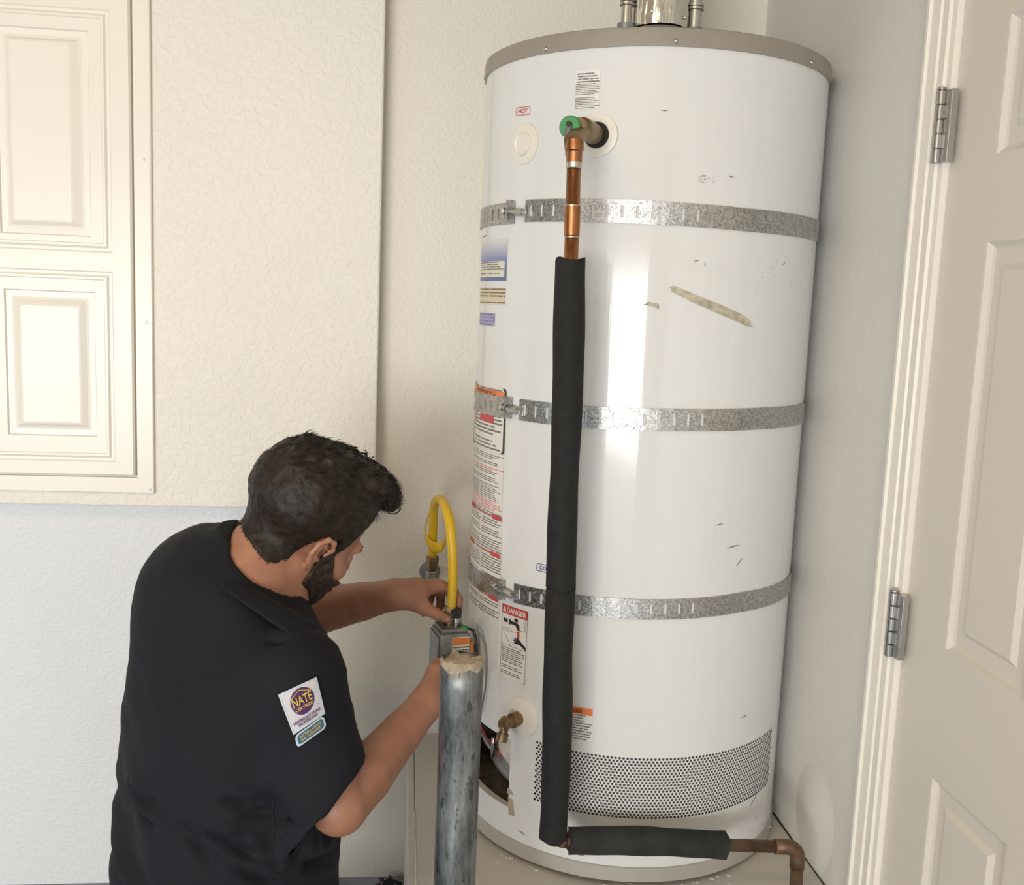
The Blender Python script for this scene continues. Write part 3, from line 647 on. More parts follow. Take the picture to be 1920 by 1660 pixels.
# foam sleeves: each one can be slipped off the pipe
def sleeve(name, label, a, b, r, mat, wob=.0012, bend=(0, 0, 0)):
    a, b = Vector(a), Vector(b); L = (b-a).length; n = 26; d = (b-a).normalized()
    up = Vector((0, 1, 0)) if abs(d.y) < .9 else Vector((1, 0, 0)); x = (up-d*up.dot(d)).normalized(); y = d.cross(x); mb = MB(); K = 36
    ph = [random.uniform(0, 6) for _ in range(6)]; rings = []
    for i in range(n+1):
        s = i/n; c = a + (b-a)*s + Vector(bend)*math.sin(PI*s) + x*wob*math.sin(5*s+ph[0]) + y*wob*math.sin(7*s+ph[1])
        R_ = r*(1+.035*math.sin(9*s+ph[2])+.02*math.sin(21*s+ph[3]))
        rings.append([(c + (x*math.cos(2*PI*k/K)+y*math.sin(2*PI*k/K))*R_*(1+.012*math.sin(2*(2*PI*k/K)+ph[4]+3*s)) + d*(.0025*math.sin(3*2*PI*k/K+ph[5]) if i in (0, n) else 0)) for k in range(K)])
    ends = []
    for i, sgn in ((0, 1), (n, -1)):
        c = a + (b-a)*(i/n); ends.append([c + (x*math.cos(2*PI*k/K)+y*math.sin(2*PI*k/K))*.0125 + d*.001*sgn for k in range(K)])
    allr = [ends[0]] + rings + [ends[1]]
    # cut slit along the sleeve, on the side towards the door
    for R_ in rings:
        k0 = 27
        c = sum((Vector(p) for p in R_), Vector())/K; R_[k0] = Vector(R_[k0])*.90 + c*.10
    vs = [p for R_ in allr for p in R_]; m_ = len(allr)
    mb.add(vs, [(i*K+k, i*K+(k+1) % K, (i+1)*K+(k+1) % K, (i+1)*K+k) for i in range(m_-1) for k in range(K)])
    o = mb.build(name, mat, None, 50)
    return setp(o, label, 'pipe insulation', 'foam sleeves on the relief line')
sleeve('foam_sleeve', 'long upper black foam sleeve on the upright copper pipe', on(1.450), on(.9235), .0242, M['foam'])
sleeve('foam_sleeve', 'lower upright black foam sleeve reaching down to the pipe elbow', on(.9215), on(.486), .0244, M['foam'])
sleeve('foam_sleeve', 'dusty black foam sleeve on the level pipe across the heater foot', (.2945, 1.575, .4805), (.5700, 1.575, .4665), .0236, M['foam_dusty'], .0006, (0, 0, .003))
# ---- galvanised bollard in front
bo = empty('bollard', (.0935, 1.42, 0), 'weathered galvanised steel bollard pipe with concrete-filled top', 'bollard')
def bl(u, v):
    a = 2*PI*u; return (.0935+.0302*math.cos(a), 1.42+.0302*math.sin(a), .0+.856*v)
MB().grid(bl, 48, 24).build('steel_pipe', M['bollard'], bo, True, solid=.003)
def ct(u, v):
    a = 2*PI*u; r = .0300*v; z = .8565 + .0045*math.sin(3*a+2)*v + .0035*math.sin(7*a)*v*v + .002*(1-v)
    if v > .99: z -= .004
    return (.0935+r*math.cos(a)*(1.0+.04*math.sin(5*a)), 1.42+r*math.sin(a), z)
MB().grid(ct, 48, 8).build('concrete_fill', M['concrete'], bo, True)
def rimc(u, v):
    a = 2*PI*u; r = .0316+.0010*math.sin(PI*v)*(1+.5*math.sin(5*a))-.003*max(0, v-.75)*4; return (.0935+r*math.cos(a), 1.42+r*math.sin(a), .8475+.012*v+.0025*math.sin(4*a+1)*(1-v)+.0015*math.sin(9*a)*(1-v))
MB().grid(rimc, 48, 5).build('concrete_rim', M['concrete'], bo, True)

# ---- gas control valve on the heater's side (part of the heater)
GTH = -77.0; gr = radial(GTH); gs = Vector((math.cos(rad(GTH)), math.sin(rad(GTH)), 0))   # outward; along the jacket towards the camera side is -gs... 
GM = Matrix(((gs.x, -gr.x, 0, HP(GTH, 0, .3665)[0]), (gs.y, -gr.y, 0, HP(GTH, 0, .3665)[1]), (0, 0, 1, .715), (0, 0, 0, 1)))
GB = MB()
def gbox(name, lo, hi, mat, par=None, bev=.002): return MB().box(lo, hi, GM).build(name, mat, par or heater, bevel=bev)
gv = gbox('gas_valve', (-.036, -.029, -.052), (.036, .030, .040), M['valve_grey'], bev=.005); gv['label'] = 'grey gas control valve bolted to the heater side'
MB().lathe(GM @ Vector((0, .028, -.01)), (GM.to_3x3() @ Vector((0, 1, 0))), [(0, .016), (.022, .016)], 16, True).build('mounting_neck', M['valve_grey'], gv, 40)
gbox('valve_sticker', (.0362, -.006, -.032), (.0366, .0285, .034), microtext('valve_print', PAP, BLK, 1, 1, 0, 0), gv, 0)
sb = MB().grid(lambda u, v: GM @ Vector((.0370, -.0055+.0335*u, -.031+.048*v)), 1, 1, True); sb.build('small_print', microtext('valve_small_print', PAP, BLK, 8, 12, .04, 1.05, 61.0), gv)
sb = MB().grid(lambda u, v: GM @ Vector((.0370, -.0055+.0335*u, .019+.0140*v)), 1, 1, True); sb.build('orange_band', M['ink_orange'], gv)
gbox('orange_tab', (.010, .031, -.050), (.034, .038, .022), M['orange'], gv, .001)
gbox('cover_plate', (-.030, -.0325, -.048), (.030, -.029, .034), M['grey_steel'], gv, .001)
gbox('shoulder_block', (-.030, -.024, .040), (.028, .026, .047), M['valve_grey'], gv, .002)
for a, r_, h_, mt, nm in (((.004, .010, .046), .0105, .020, 'chrome', 'pilot_fitting'), ((.006, .009, .064), .0105, .016, 'black', 'pilot_knob'), ((.022, .022, .044), .0075, .006, 'green', 'green_button')):
    n_ = 8 if nm == 'pilot_knob' else 18
    MB().lathe(GM @ Vector(a), (0, 0, 1), [(0, r_), (h_*.4, r_), (h_*.45, r_*1.12), (h_*.9, r_*1.08), (h_, r_*.8)], n_).build(nm, M[mt], gv, 40)
for y_, z_ in ((-.020, -.006), (-.016, -.036)):
    MB().lathe(GM @ Vector((.036, y_, z_)), (GM.to_3x3() @ Vector((1, 0, 0))), [(0, .0065), (.004, .0065), (.005, .0045), (.009, .004)], 12).build('test_port', M['chrome'], gv, 40)
MB().tube(spline([HP(-77, .752, .345), HP(-70, .764, .333), HP(-66.5, .752, .326), HP(-64.5, .715, .3225), HP(-64.5, .66, .3215), HP(-67, .61, .321), HP(-71, .575, .312)], 8), .0016, 8).build('sensor_wire', M['grey_steel'], gv, True)
MB().tube(spline([HP(-75, .754, .345), HP(-71.5, .762, .337), HP(-69.5, .748, .331), HP(-69, .70, .328), HP(-71, .66, .325)], 8), .0026, 8).build('wire_sheath', M['black'], gv, True)
NZ = Vector((.0955, 1.866, .762)); MB().lathe(NZ - Vector((0, 0, .004)), (0, 0, 1), [(0, .0125), (.006, .0125), (.007, .0095), (.020, .0095)], 16).build('inlet_nipple', M['brass'], gv, 40)

# ---- yellow gas hose from the wall stub to the valve
hs = empty('gas_hose', (.066, 2.08, .80), 'bright yellow coated flexible gas hose looping over to the valve', 'hose')
path = spline([(.0665, 2.08, .838), (.066, 2.078, .870), (.066, 2.066, .915), (.066, 2.035, .958), (.072, 1.985, .983), (.081, 1.925, .985), (.090, 1.885, .962), (.0965, 1.872, .915), (.0995, 1.869, .86), (.0995, 1.868, .82), (.0980, 1.867, .795)], 8)
MB().tube(path, .0092, 16).build('hose', M['yellow'], hs, True)
# loose yellow tag wrapped round the hose
tg = spline([(.068, 2.018, .972), (.0590, 2.048, .950), (.0505, 2.075, .905), (.052, 2.070, .882), (.066, 2.055, .868), (.083, 2.050, .868), (.092, 2.060, .880)], 8); tm = MB()
wd = np.interp(np.linspace(0, 1, len(tg)), [0, .25, .5, .7, 1], [.004, .006, .013, .017, .011])
tm.grid(lambda u, v: (lambda p, w_: (p[0], p[1], p[2]+(u-.5)*2*w_*.72))(tg[round(v*(len(tg)-1))], wd[round(v*(len(tg)-1))]), 3, len(tg)-1)
tm.build('hose_tag', M['yellow'], hs, True, solid=.0014)
for z0, rr, hh, mt in ((.826, .0135, .016, 'brass'), (.812, .0110, .014, 'brass')): MB().lathe((.0667, 2.08, z0), (0, 0, 1), [(0, rr*.93), (.002, rr), (hh-.002, rr), (hh, rr*.93)], 6).build('hose_nut', M[mt], hs)
MB().lathe((.0960, 1.8665, .771), (0, 0, 1), [(0, .0128), (.002, .0138), (.016, .0138), (.018, .0112), (.028, .0105)], 6).build('hose_nut', M['brass'], hs)
gp = empty('gas_stub', (.068, 2.2, .76), 'short dark gas pipe stub coming out of the wall behind the hand', 'pipe')
MB().lathe((.0672, 2.08, .786), (0, 0, 1), [(0, .0125), (.002, .0142), (.022, .0142), (.024, .0125)], 6).build('pipe_nut', M['grey_steel'], gp)
MB().tube(bent([(.0672, 2.08, .80), (.0672, 2.08, .757), (.0672, YB-.002, .757)], .018), .0105, 14).build('pipe', M['grey_steel'], gp, True)
MB().lathe((.0672, YB-.001, .757), (0, -1, 0), [(0, .024), (.003, .023), (.005, .013)], 20).build('wall_flange', M['grey_steel'], gp, 40)

# ---- black speckled rag on the floor in the corner beside the platform
def rag(u, v):
    a, b_ = 2*PI*u, PI*(v*.5); r = 1+.28*math.sin(5*a+2)*math.sin(3*b_)+.22*math.sin(11*a+7*b_)
    return (-.012+.030*r*math.sin(b_)*math.cos(a)*.9, 2.215+.030*r*math.sin(b_)*math.sin(a), .0005+.026*math.cos(b_)*(.8+.3*math.sin(6*a)*math.sin(b_)))
t = NT('speckled_rag'); M['rag'] = t.out(t.ramp(t.noise(130, 3, rough=.8), [(.47, (.012, .012, .013)), (.56, (.03, .03, .03)), (.64, (.42, .42, .42))]), .8)
r_ = MB().grid(rag, 48, 16).build('floor_rag', M['rag'], None, True); setp(r_, 'small crumpled black speckled rag on the floor beside the platform', 'rag')

# ================================================================== the kneeling man
_VN = rng.random((32, 32, 32)).astype(np.float32)
def vnoise(P):
    """smooth value noise in -1..1"""
    i = np.floor(P).astype(int); f = P-i; f = f*f*(3-2*f); out = 0
    for dx in (0, 1):
        for dy in (0, 1):
            for dz in (0, 1):
                w = (f[..., 0] if dx else 1-f[..., 0])*(f[..., 1] if dy else 1-f[..., 1])*(f[..., 2] if dz else 1-f[..., 2])
                out = out + w*_VN[(i[..., 0]+dx) % 32, (i[..., 1]+dy) % 32, (i[..., 2]+dz) % 32]
    return 2*out-1
class Field:
    """signed distance on a voxel grid, primitives blended in locally; surface by naive surface nets"""
    def __init__(s, lo, hi, h):
        s.lo = np.array(lo, float); s.h = h; s.n = np.ceil((np.array(hi)-s.lo)/h).astype(int)+1
        s.d = np.full(s.n, .06, np.float32)
    def block(s, lo, hi):
        a = np.clip(np.floor((np.array(lo)-s.lo)/s.h).astype(int), 0, s.n); b = np.clip(np.ceil((np.array(hi)-s.lo)/s.h).astype(int)+1, 0, s.n)
        if (b <= a).any(): return None, None
        ax = [(s.lo[i]+s.h*np.arange(a[i], b[i])).astype(np.float32) for i in range(3)]
        P = np.stack(np.meshgrid(*ax, indexing='ij'), -1)
        return tuple(slice(a[i], b[i]) for i in range(3)), P
    def op(s, fn, lo, hi, k=.0, mode='add', m=.05):
        sl, P = s.block(np.array(lo)-m, np.array(hi)+m)
        if sl is None: return
        a = s.d[sl]; b = fn(P)
        if mode == 'add':
            if k > 0:
                w = np.clip(.5+.5*(a-b)/k, 0, 1); s.d[sl] = a*(1-w)+b*w - k*w*(1-w)
            else: s.d[sl] = np.minimum(a, b)
        elif mode == 'cut':
            b = -b
            if k > 0:
                w = np.clip(.5-.5*(a-b)/k, 0, 1); s.d[sl] = a*(1-w)+b*w + k*w*(1-w)
            else: s.d[sl] = np.maximum(a, b)
    def cone(s, a, b, ra, rb, k=.01, mode='add'):
        a, b = np.array(a, float), np.array(b, float); ba = b-a; L = ba@ba; R = max(ra, rb)
        def fn(P):
            t = np.clip(((P-a)@ba)/L, 0, 1); q = P-a-t[..., None]*ba
            return np.sqrt((q*q).sum(-1)) - (ra+(rb-ra)*t)
        s.op(fn, np.minimum(a, b)-R, np.maximum(a, b)+R, k, mode)
    def chain(s, pts, rs, k=.004):
        for i in range(len(pts)-1): s.cone(pts[i], pts[i+1], rs[i], rs[i+1], k)
    def ell(s, c, r, F=None, k=.01, mode='add'):
        c, r = np.array(c, float), np.array(r, float); F = np.eye(3) if F is None else F; R = r.max()
        def fn(P):
            q = ((P-c)@F.T)/r; l = np.sqrt((q*q).sum(-1)); g = np.sqrt(((q/r)**2).sum(-1))
            return l*(l-1)/np.maximum(g, 1e-6)
        s.op(fn, c-R, c+R, k, mode)
    def mesh(s):
        d = s.d; c = np.zeros(np.array(d.shape)-1, np.int32); n = d < 0
        sl = lambda i, j, k: (slice(i, d.shape[0]-1+i), slice(j, d.shape[1]-1+j), slice(k, d.shape[2]-1+k))
        corners = [(i, j, k) for i in (0, 1) for j in (0, 1) for k in (0, 1)]
        for q in corners: c += n[sl(*q)]
        act = np.argwhere((c > 0) & (c < 8)); idx = np.full(c.shape, -1, np.int32); idx[tuple(act.T)] = np.arange(len(act))
        vals = {q: d[act[:, 0]+q[0], act[:, 1]+q[1], act[:, 2]+q[2]] for q in corners}
        acc = np.zeros((len(act), 3)); cnt = np.zeros(len(act))
        for p in corners:
            for ax in range(3):
                if p[ax]: continue
                q = list(p); q[ax] = 1; q = tuple(q); a, b = vals[p], vals[q]; x = (a < 0) != (b < 0)
                t = np.where(x, a/np.where(x, a-b, 1), 0); pos = np.tile(np.array(p, float), (len(act), 1)); pos[:, ax] = t
                acc[x] += pos[x]; cnt[x] += 1
        V = s.lo + s.h*(act + acc/cnt[:, None])
        Fs = []
        for ax in range(3):
            o = [1, 1, 1]; o[ax] = 0
            lo_ = [slice(1, d.shape[i]-1) for i in range(3)]; lo_[ax] = slice(0, d.shape[ax]-1); hi_ = list(lo_); hi_[ax] = slice(1, d.shape[ax])
            A, B = n[tuple(lo_)], n[tuple(hi_)]
            e = np.argwhere(A != B); base = e + np.array(o)
            s1 = A[tuple(e.T)]; u, w = [(1, 2), (2, 0), (0, 1)][ax]
            U, Wv = np.zeros(3, int), np.zeros(3, int); U[u] = 1; Wv[w] = 1
            q = [idx[tuple((base-U-Wv).T)], idx[tuple((base-Wv).T)], idx[tuple(base.T)], idx[tuple((base-U).T)]]
            q = np.stack(q, 1); q[~s1] = q[~s1][:, ::-1]; Fs.append(q)
        Fq = np.concatenate(Fs); Fq = Fq[(Fq >= 0).all(1)]
        return V, Fq
def smooth_mesh(V, F, it=2, lam=.5):
    E = np.concatenate([F[:, [0, 1]], F[:, [1, 2]], F[:, [2, 3]], F[:, [3, 0]]])
    for _ in range(it):
        a = np.zeros_like(V); c = np.zeros(len(V))
        for k in range(3): a[:, k] = np.bincount(E[:, 0], V[E[:, 1], k], len(V)) + np.bincount(E[:, 1], V[E[:, 0], k], len(V))
        c = np.bincount(E[:, 0], minlength=len(V)) + np.bincount(E[:, 1], minlength=len(V))
        V = V + lam*(a/np.maximum(c, 1)[:, None]-V)
    return V
def normals(V, F):
    n = np.cross(V[F[:, 2]]-V[F[:, 0]], V[F[:, 3]]-V[F[:, 1]]); N = np.zeros_like(V)
    for j in range(4):
        for k in range(3): N[:, k] += np.bincount(F[:, j], n[:, k], len(V))
    return N/np.maximum(np.linalg.norm(N, axis=1), 1e-9)[:, None]
def np_mesh(name, V, F, mat, parent):
    me = bpy.data.meshes.new(name); me.from_pydata(V.tolist(), [], F.tolist()); me.update()
    return link(name, me, mat, parent, True)

def skin_mat():
    t = NT('skin'); a = t.noise(22, 3); b = t.noise(210, 2)
    c = t.ramp(a, [(.3, (.35, .160, .100)), (.7, (.44, .212, .138))]); t.bump(b, .12, .0008)
    return t.out(c, .48, Subsurface_Weight=.12, Subsurface_Radius=(.012, .005, .003), Subsurface_Scale=.6)
M['skin'] = skin_mat()
def cloth_mat(name, col):
    t = NT(name); w = t.noise(420, 2); a = t.noise(6, 3); c = Vector(col)
    t.bump(w, .12, .0008)
    return t.out(t.ramp(a, [(.3, tuple(c*.92)+(1,)), (.7, tuple(c*1.1)+(1,))]), .82, Sheen_Weight=.03, Sheen_Roughness=.4, Specular_IOR_Level=.18)
M['shirt'] = cloth_mat('charcoal_shirt_cloth', (.0132, .0142, .0198))
M['trousers'] = cloth_mat('dark_trouser_cloth', (.02, .021, .026))
def hair_mat(name, lo, hi, sc):
    t = NT(name); a = t.noise(sc, 4, rough=.7); t.bump(t.noise(sc*4, 3, rough=.7), .5, .0015)
    return t.out(t.ramp(a, [(.35, lo), (.7, hi)]), .52, Specular_IOR_Level=.35)
M['hair'] = hair_mat('dark_brown_hair', (.010, .007, .005), (.032, .021, .015), 60)
M['beard'] = hair_mat('dark_beard', (.014, .009, .007), (.055, .033, .022), 90)
M['boot'] = simple('black_boot', (.02, .018, .016), .6)

man = empty('person', (-.26, 1.55, 0), 'kneeling man in a dark shirt seen from behind, both hands at the gas valve', 'person')
FA = rad(30); f3 = np.array([math.cos(FA), math.sin(FA), 0]); l3 = np.array([-math.sin(FA), math.cos(FA), 0]); z3 = np.array([0, 0, 1.])
# head frame
HY, HPt, HRl = rad(37), rad(29), rad(20)
hf = np.array([math.cos(HY)*math.cos(HPt), math.sin(HY)*math.cos(HPt), -math.sin(HPt)]); hl = np.array([-math.sin(HY), math.cos(HY), 0]); hu = np.cross(hf, hl)
hl, hu = hl*math.cos(HRl)+hu*math.sin(HRl), hu*math.cos(HRl)-hl*math.sin(HRl)
HFm = np.stack([hf, hl, hu]); EAR = np.array((-0.1246, 1.5750, 0.9750)); HO = EAR + hl*.070 - hf*.012
def HL(x, y, z): return HO + x*hf + y*hl + z*hu
NB = np.array((-0.2359, 1.5850, 0.9492))                                   # base of the neck
shR, elR, wrR = np.array((-0.1591, 1.4750, 0.7957)), np.array((-0.0820, 1.4300, 0.6245)), np.array((0.0471, 1.6250, 0.7014))
shL, elL, wrL = np.array([-.325, 1.745, .895]), np.array([-.215, 1.895, .765]), np.array([-.010, 1.835, .830])
def face_field(B, k=.012):
    B.ell(HL(-.004, 0, .052), (.098, .076, .084), HFm, k)
    B.ell(HL(.040, 0, -.010), (.056, .062, .068), HFm, .02)
    B.ell(HL(.040, 0, -.056), (.050, .050, .040), HFm, .02)
    B.cone(HL(.000, -.052, -.036), HL(.060, -.030, -.076), .018, .016, .02); B.cone(HL(.000, .052, -.036), HL(.060, .030, -.076), .018, .016, .02)
    B.ell(HL(.076, 0, -.078), (.022, .026, .018), HFm, .014)
    B.cone(HL(.090, -.034, .020), HL(.094, .034, .020), .0115, .0115, .012)
    B.cone(HL(.092, 0, .006), HL(.116, 0, -.026), .0085, .0115, .008)
    for s in (-1, 1):
        B.ell(HL(.100, s*.033, .002), (.014, .015, .012), HFm, .010, 'cut'); B.ell(HL(.082, s*.032, .001), (.0135, .0145, .0115), HFm, .003)
        B.ell(HL(.108, s*.011, -.030), (.010, .007, .007), HFm, .006); B.ell(HL(.068, s*.045, -.024), (.024, .018, .018), HFm, .02)
    B.cone(HL(.094, -.018, -.050), HL(.094, .018, -.050), .0075, .0075, .008); B.cone(HL(.090, -.016, -.059), HL(.090, .016, -.059), .0085, .0085, .008)
def ear(B, s):
    E = lambda x, y, z: HL(.006+x*.92, s*(.072+y*.95), z*.93)
    pts = [E(.010, .004, -.002), E(.014, .010, .016), E(.004, .015, .030), E(-.012, .017, .032), E(-.022, .017, .018), E(-.022, .014, -.002), E(-.013, .009, -.020), E(-.002, .003, -.028)]
    B.chain(pts, [.0032, .0038, .0042, .0042, .0042, .0042, .0050, .0062], .004)
    B.ell(E(-.008, .006, .004), (.014, .0045, .026), HFm, .004)
    B.chain([E(-.010, .010, .022), E(-.012, .011, .006), E(-.006, .009, -.010), E(.004, .006, -.012)], [.003, .003, .003, .0035], .003)
    B.ell(E(.002, .012, .002), (.008, .008, .011), HFm, .003, 'cut')
B = Field((-.47, 1.28, .40), (.15, 2.0, 1.17), .003)
# torso (inside the shirt), neck, head
for z, cx, cy, a, b in ((.48, -.255, 1.53, .115, .155), (.60, -.255, 1.53, .12, .155), (.72, -.255, 1.54, .112, .145), (.80, -.255, 1.565, .09, .12)):
    B.ell((cx, cy, z), (a, b, .10), np.stack([f3, l3, z3]), .05)
B.cone(shR, NB - z3*.10, .045, .045, .05); B.cone(shL, NB - z3*.05, .05, .055, .05)
B.cone(NB - .02*f3 - z3*.035, HL(-.030, 0, -.030), .068, .056, .035)
B.cone(NB + .045*f3 - z3*.05, HL(.012, 0, -.060), .050, .046, .03)
face_field(B)
for s in (-1, 1): ear(B, s)
# arms
B.chain([shR, (shR+elR)/2, elR], [.050, .048, .043], .004)
m1 = elR + (wrR-elR)*.28; B.chain([elR, m1, elR+(wrR-elR)*.7, wrR], [.042, .0425, .034, .0280], .004)
B.chain([shL, (shL+elL)/2, elL], [.058, .050, .044], .004)
m1 = elL + (wrL-elL)*.30; B.chain([elL, m1, elL+(wrL-elL)*.7, wrL], [.044, .0455, .036, .028], .004)
# left hand: thumb in front of the hose nut, fingers curled behind it
A = np.array
B.chain([wrL, A([.030, 1.848, .834])], [.027, .026], .012)
for p, r in (([.074, 1.868, .8390], .0125), ([.070, 1.884, .836], .0125), ([.060, 1.898, .829], .0115), ([.046, 1.906, .819], .0105)):
    B.cone(A([.010, 1.842+(p[1]-1.868)*.45, .830]), A(p), .017, r, .010)
B.chain([A([.074, 1.868, .839]), A([.100, 1.886, .828]), A([.1135, 1.8875, .805]), A([.1135, 1.884, .784])], [.0112, .0098, .0088, .0075], .003)
B.chain([A([.070, 1.884, .836]), A([.096, 1.908, .818]), A([.103, 1.905, .793]), A([.098, 1.896, .776])], [.0115, .0098, .0088, .0075], .003)
B.chain([A([.060, 1.898, .829]), A([.080, 1.920, .806]), A([.080, 1.913, .784]), A([.071, 1.903, .772])], [.0108, .0093, .0083, .0072], .003)
B.chain([A([.046, 1.906, .819]), A([.060, 1.922, .797]), A([.056, 1.914, .779]), A([.047, 1.906, .770])], [.0098, .0083, .0075, .0065], .003)
B.chain([A([.010, 1.832, .822]), A([.044, 1.834, .806])], [.017, .0145], .012)
B.chain([A([.044, 1.834, .806]), A([.070, 1.840, .791]), A([.0905, 1.8485, .7795])], [.0135, .0108, .0088], .005)
# right hand: reaching up behind the bollard to the underside of the valve
hd = A((0.0697, 1.7050, 0.7143))
dirv = (hd-wrR)/np.linalg.norm(hd-wrR); sd = A([.10, .45, -.88]); sd = sd - dirv*(sd@dirv); sd /= np.linalg.norm(sd)
B.cone(wrR, wrR+dirv*.03, .0275, .027, .012)
kn = [hd - sd*.026 + dirv*.004, hd - sd*.006 + dirv*.008, hd + sd*.014 + dirv*.004, hd + sd*.032 - dirv*.006]
for q, r in zip(kn, (.0125, .0125, .0118, .0105)): B.cone(wrR+dirv*.022+(q-hd)*.45, q, .0175, r, .010)
tips = [A([.086, 1.806, .668]), A([.094, 1.812, .656]), A([.100, 1.812, .645]), A([.100, 1.804, .636])]
for q, e, r in zip(kn, tips, (.0112, .0115, .0108, .0095)):
    mid = q + (e-q)*.42 + A([-.012, 0, .016]); m2 = q + (e-q)*.74 + A([-.010, 0, .012])
    B.chain([q, mid, m2, e], [r, r*.88, r*.80, r*.68], .003)
th0 = wrR + dirv*.018 - sd*.016 + A([.0, 0, .0]); B.chain([th0, th0+dirv*.042-sd*.014, th0+dirv*.072-sd*.012+A([.002, .0, -.002]), th0+dirv*.098-sd*.004+A([.006, 0, -.004])], [.0165, .0135, .011, .0088], .005)
V, F = B.mesh(); V = smooth_mesh(V, F, 2, .5)
body = np_mesh('body', V, F, M['skin'], man)
# thumb nail
def nail(c, d, n, w, l, par=body):
    d = d/np.linalg.norm(d); n = n - d*(n@d); n /= np.linalg.norm(n); s = np.cross(d, n)
    mb = MB().grid(lambda u, v: A(c)+d*(v-.5)*l+s*(u-.5)*w*(1-.25*v*v)+n*(.0012-.006*(u-.5)**2), 4, 4); return mb.build('nail', M['nail'], None, True, solid=.0006)
M['nail'] = simple('nail', (.56, .33, .25), .3, vary=.03)
o = nail([.0885, 1.8400, .7840], A([.0205, .0085, -.0115]), A([.15, -.9, .42]), .011, .013); o.parent = man; o.location = -Vector(man.location); o.name = 'thumb_nail'

# ---- hair
Hh = Field(HO-.22, HO+.22, .0028)
def cranium(P, grow):
    q = (P-HO)@HFm.T; c = q-np.array([-.004, 0, .052]); r = np.array([.098, .076, .084])
    return c, q
def hair_fn(P):
    q = (P-HO)@HFm.T; c = q-np.array([-.006, 0, .052]); x, y, z = q[..., 0], q[..., 1], q[..., 2]
    th = np.interp(z, [-.07, -.03, .02, .07, .12], [.003, .007, .011, .013, .014]) + .009*np.clip((-x-.01)/.05, 0, 1)*np.clip((z+.03)/.06, 0, 1)
    r = np.array([.098, .076, .084]); p = c/r; l = np.sqrt((p*p).sum(-1)); g = np.sqrt(((p/r)**2).sum(-1)); d0 = l*(l-1)/np.maximum(g, 1e-6)
    tp = np.clip((z-.06)/.05, 0, 1)
    wave = .0011*vnoise(q*np.array([60, 95, 95]))*(1+.6*tp) + .0055*tp*vnoise(q*np.array([26, 60, 44])+5) + .0022*tp*vnoise(q*np.array([70, 130, 90]))
    na, nb_ = NB - .02*f3 - z3*.035, HL(-.030, 0, -.030); ba = nb_-na; tt = np.clip(((P-na)@ba)/(ba@ba), 0, 1); qq = P-na-tt[..., None]*ba
    dn_ = np.sqrt((qq*qq).sum(-1)) - (.068-.012*tt) - .003
    d1 = d0-th; hh = np.clip(.5+.5*(d1-dn_)/.035, 0, 1); d = np.where(x < -.0, d1*(1-hh)+dn_*hh-.035*hh*(1-hh)*np.clip(-x/.03, 0, 1)*.8 + (1-np.clip(-x/.03, 0, 1))*hh*(d1-dn_), d1)-wave
    hl_ = np.interp(x, [-.12, -.090, -.060, -.028, -.014, .022, .028, .042, .050, .066, .085, .11], [-.030, -.040, -.052, -.034, .026, .034, -.004, .006, .060, .092, .104, .106])
    return np.maximum(d, (hl_ - z + .0018*np.sin(260*x+120*y))*.75)
Hh.op(hair_fn, HO-.2, HO+.2, 0)
# nape below the skull: short fade on the neck
for x, y, z, a, b, c in ((.066, -.012, .125, .032, .040, .024), (.084, .008, .120, .026, .040, .024), (.046, -.020, .134, .040, .045, .020), (.092, -.018, .116, .020, .026, .020), (.012, .0, .134, .045, .05, .018), (.088, .034, .120, .024, .024, .020)):
    Hh.ell(HL(x, y, z), (a, b, c), HFm, .012)
V, F = Hh.mesh(); N = normals(V, F); q = (V-HO)@HFm.T
cl = .0009*vnoise(q*np.array([90, 260, 200])+3) + .0016*np.clip((q[:, 2]-.08)/.04, 0, 1)*vnoise(q*np.array([80, 190, 120]))
V = smooth_mesh(V + N*cl[:, None], F, 1, .4)
hair = np_mesh('hair', V, F, M['hair'], man)
def strands(V, F, count, length, mat, name, par, flow, lift, rad_, curl=0.0, sel=None, bend=5.0):
    N = normals(V, F); cand = np.arange(len(V)) if sel is None else np.where(sel)[0]
    pk = rng.choice(cand, count); mb = MB(); vs = []; fs = []
    for i in pk:
        p, n = V[i], N[i]; d = flow(p, n); d = d - n*(d@n); d /= max(1e-6, np.linalg.norm(d)); d = d + rng.normal(0, .10, 3); s = np.cross(n, d); L = length(p)*rng.uniform(.6, 1.2)
        b0 = len(vs); ph = rng.uniform(0, 6); K = 5
        for k in range(K):
            t = k/(K-1); c = p - n*.002 + d*L*t + n*(lift*L*math.sin(t*2.0) - bend*(L*t)**2) + (s*math.sin(ph+t*5)+n*math.cos(ph+t*5))*curl*t
            r = rad_*(1-.8*t)
            for m in range(3): a = 2.094*m; vs.append(tuple(c+(s*math.cos(a)+n*math.sin(a))*r))
        for k in range(K-1):
            for m in range(3): fs.append((b0+k*3+m, b0+k*3+(m+1) % 3, b0+k*3+3+(m+1) % 3, b0+k*3+3+m))
    mb.add(vs, fs); return setp(mb.build(name, mat, par, True), kind='stuff')
loc = lambda p: (p-HO)@HFm.T
def hflow(p, n):
    q = loc(p); t = np.clip((q[2]-.06)/.06, 0, 1); return (-hu*.9 - hf*.35)*(1-t) + (hf*.7 + hu*.45 + hl*.3*math.sin(90*q[0]))*t
hlen = lambda p: (.008 + .016*float(np.clip((loc(p)[2]-.05)/.08, 0, 1)))
strands(V, F, 12000, hlen, M['hair'], 'hair_strands', man, hflow, .10, .00055, .0012, q[:, 2] > -.072)
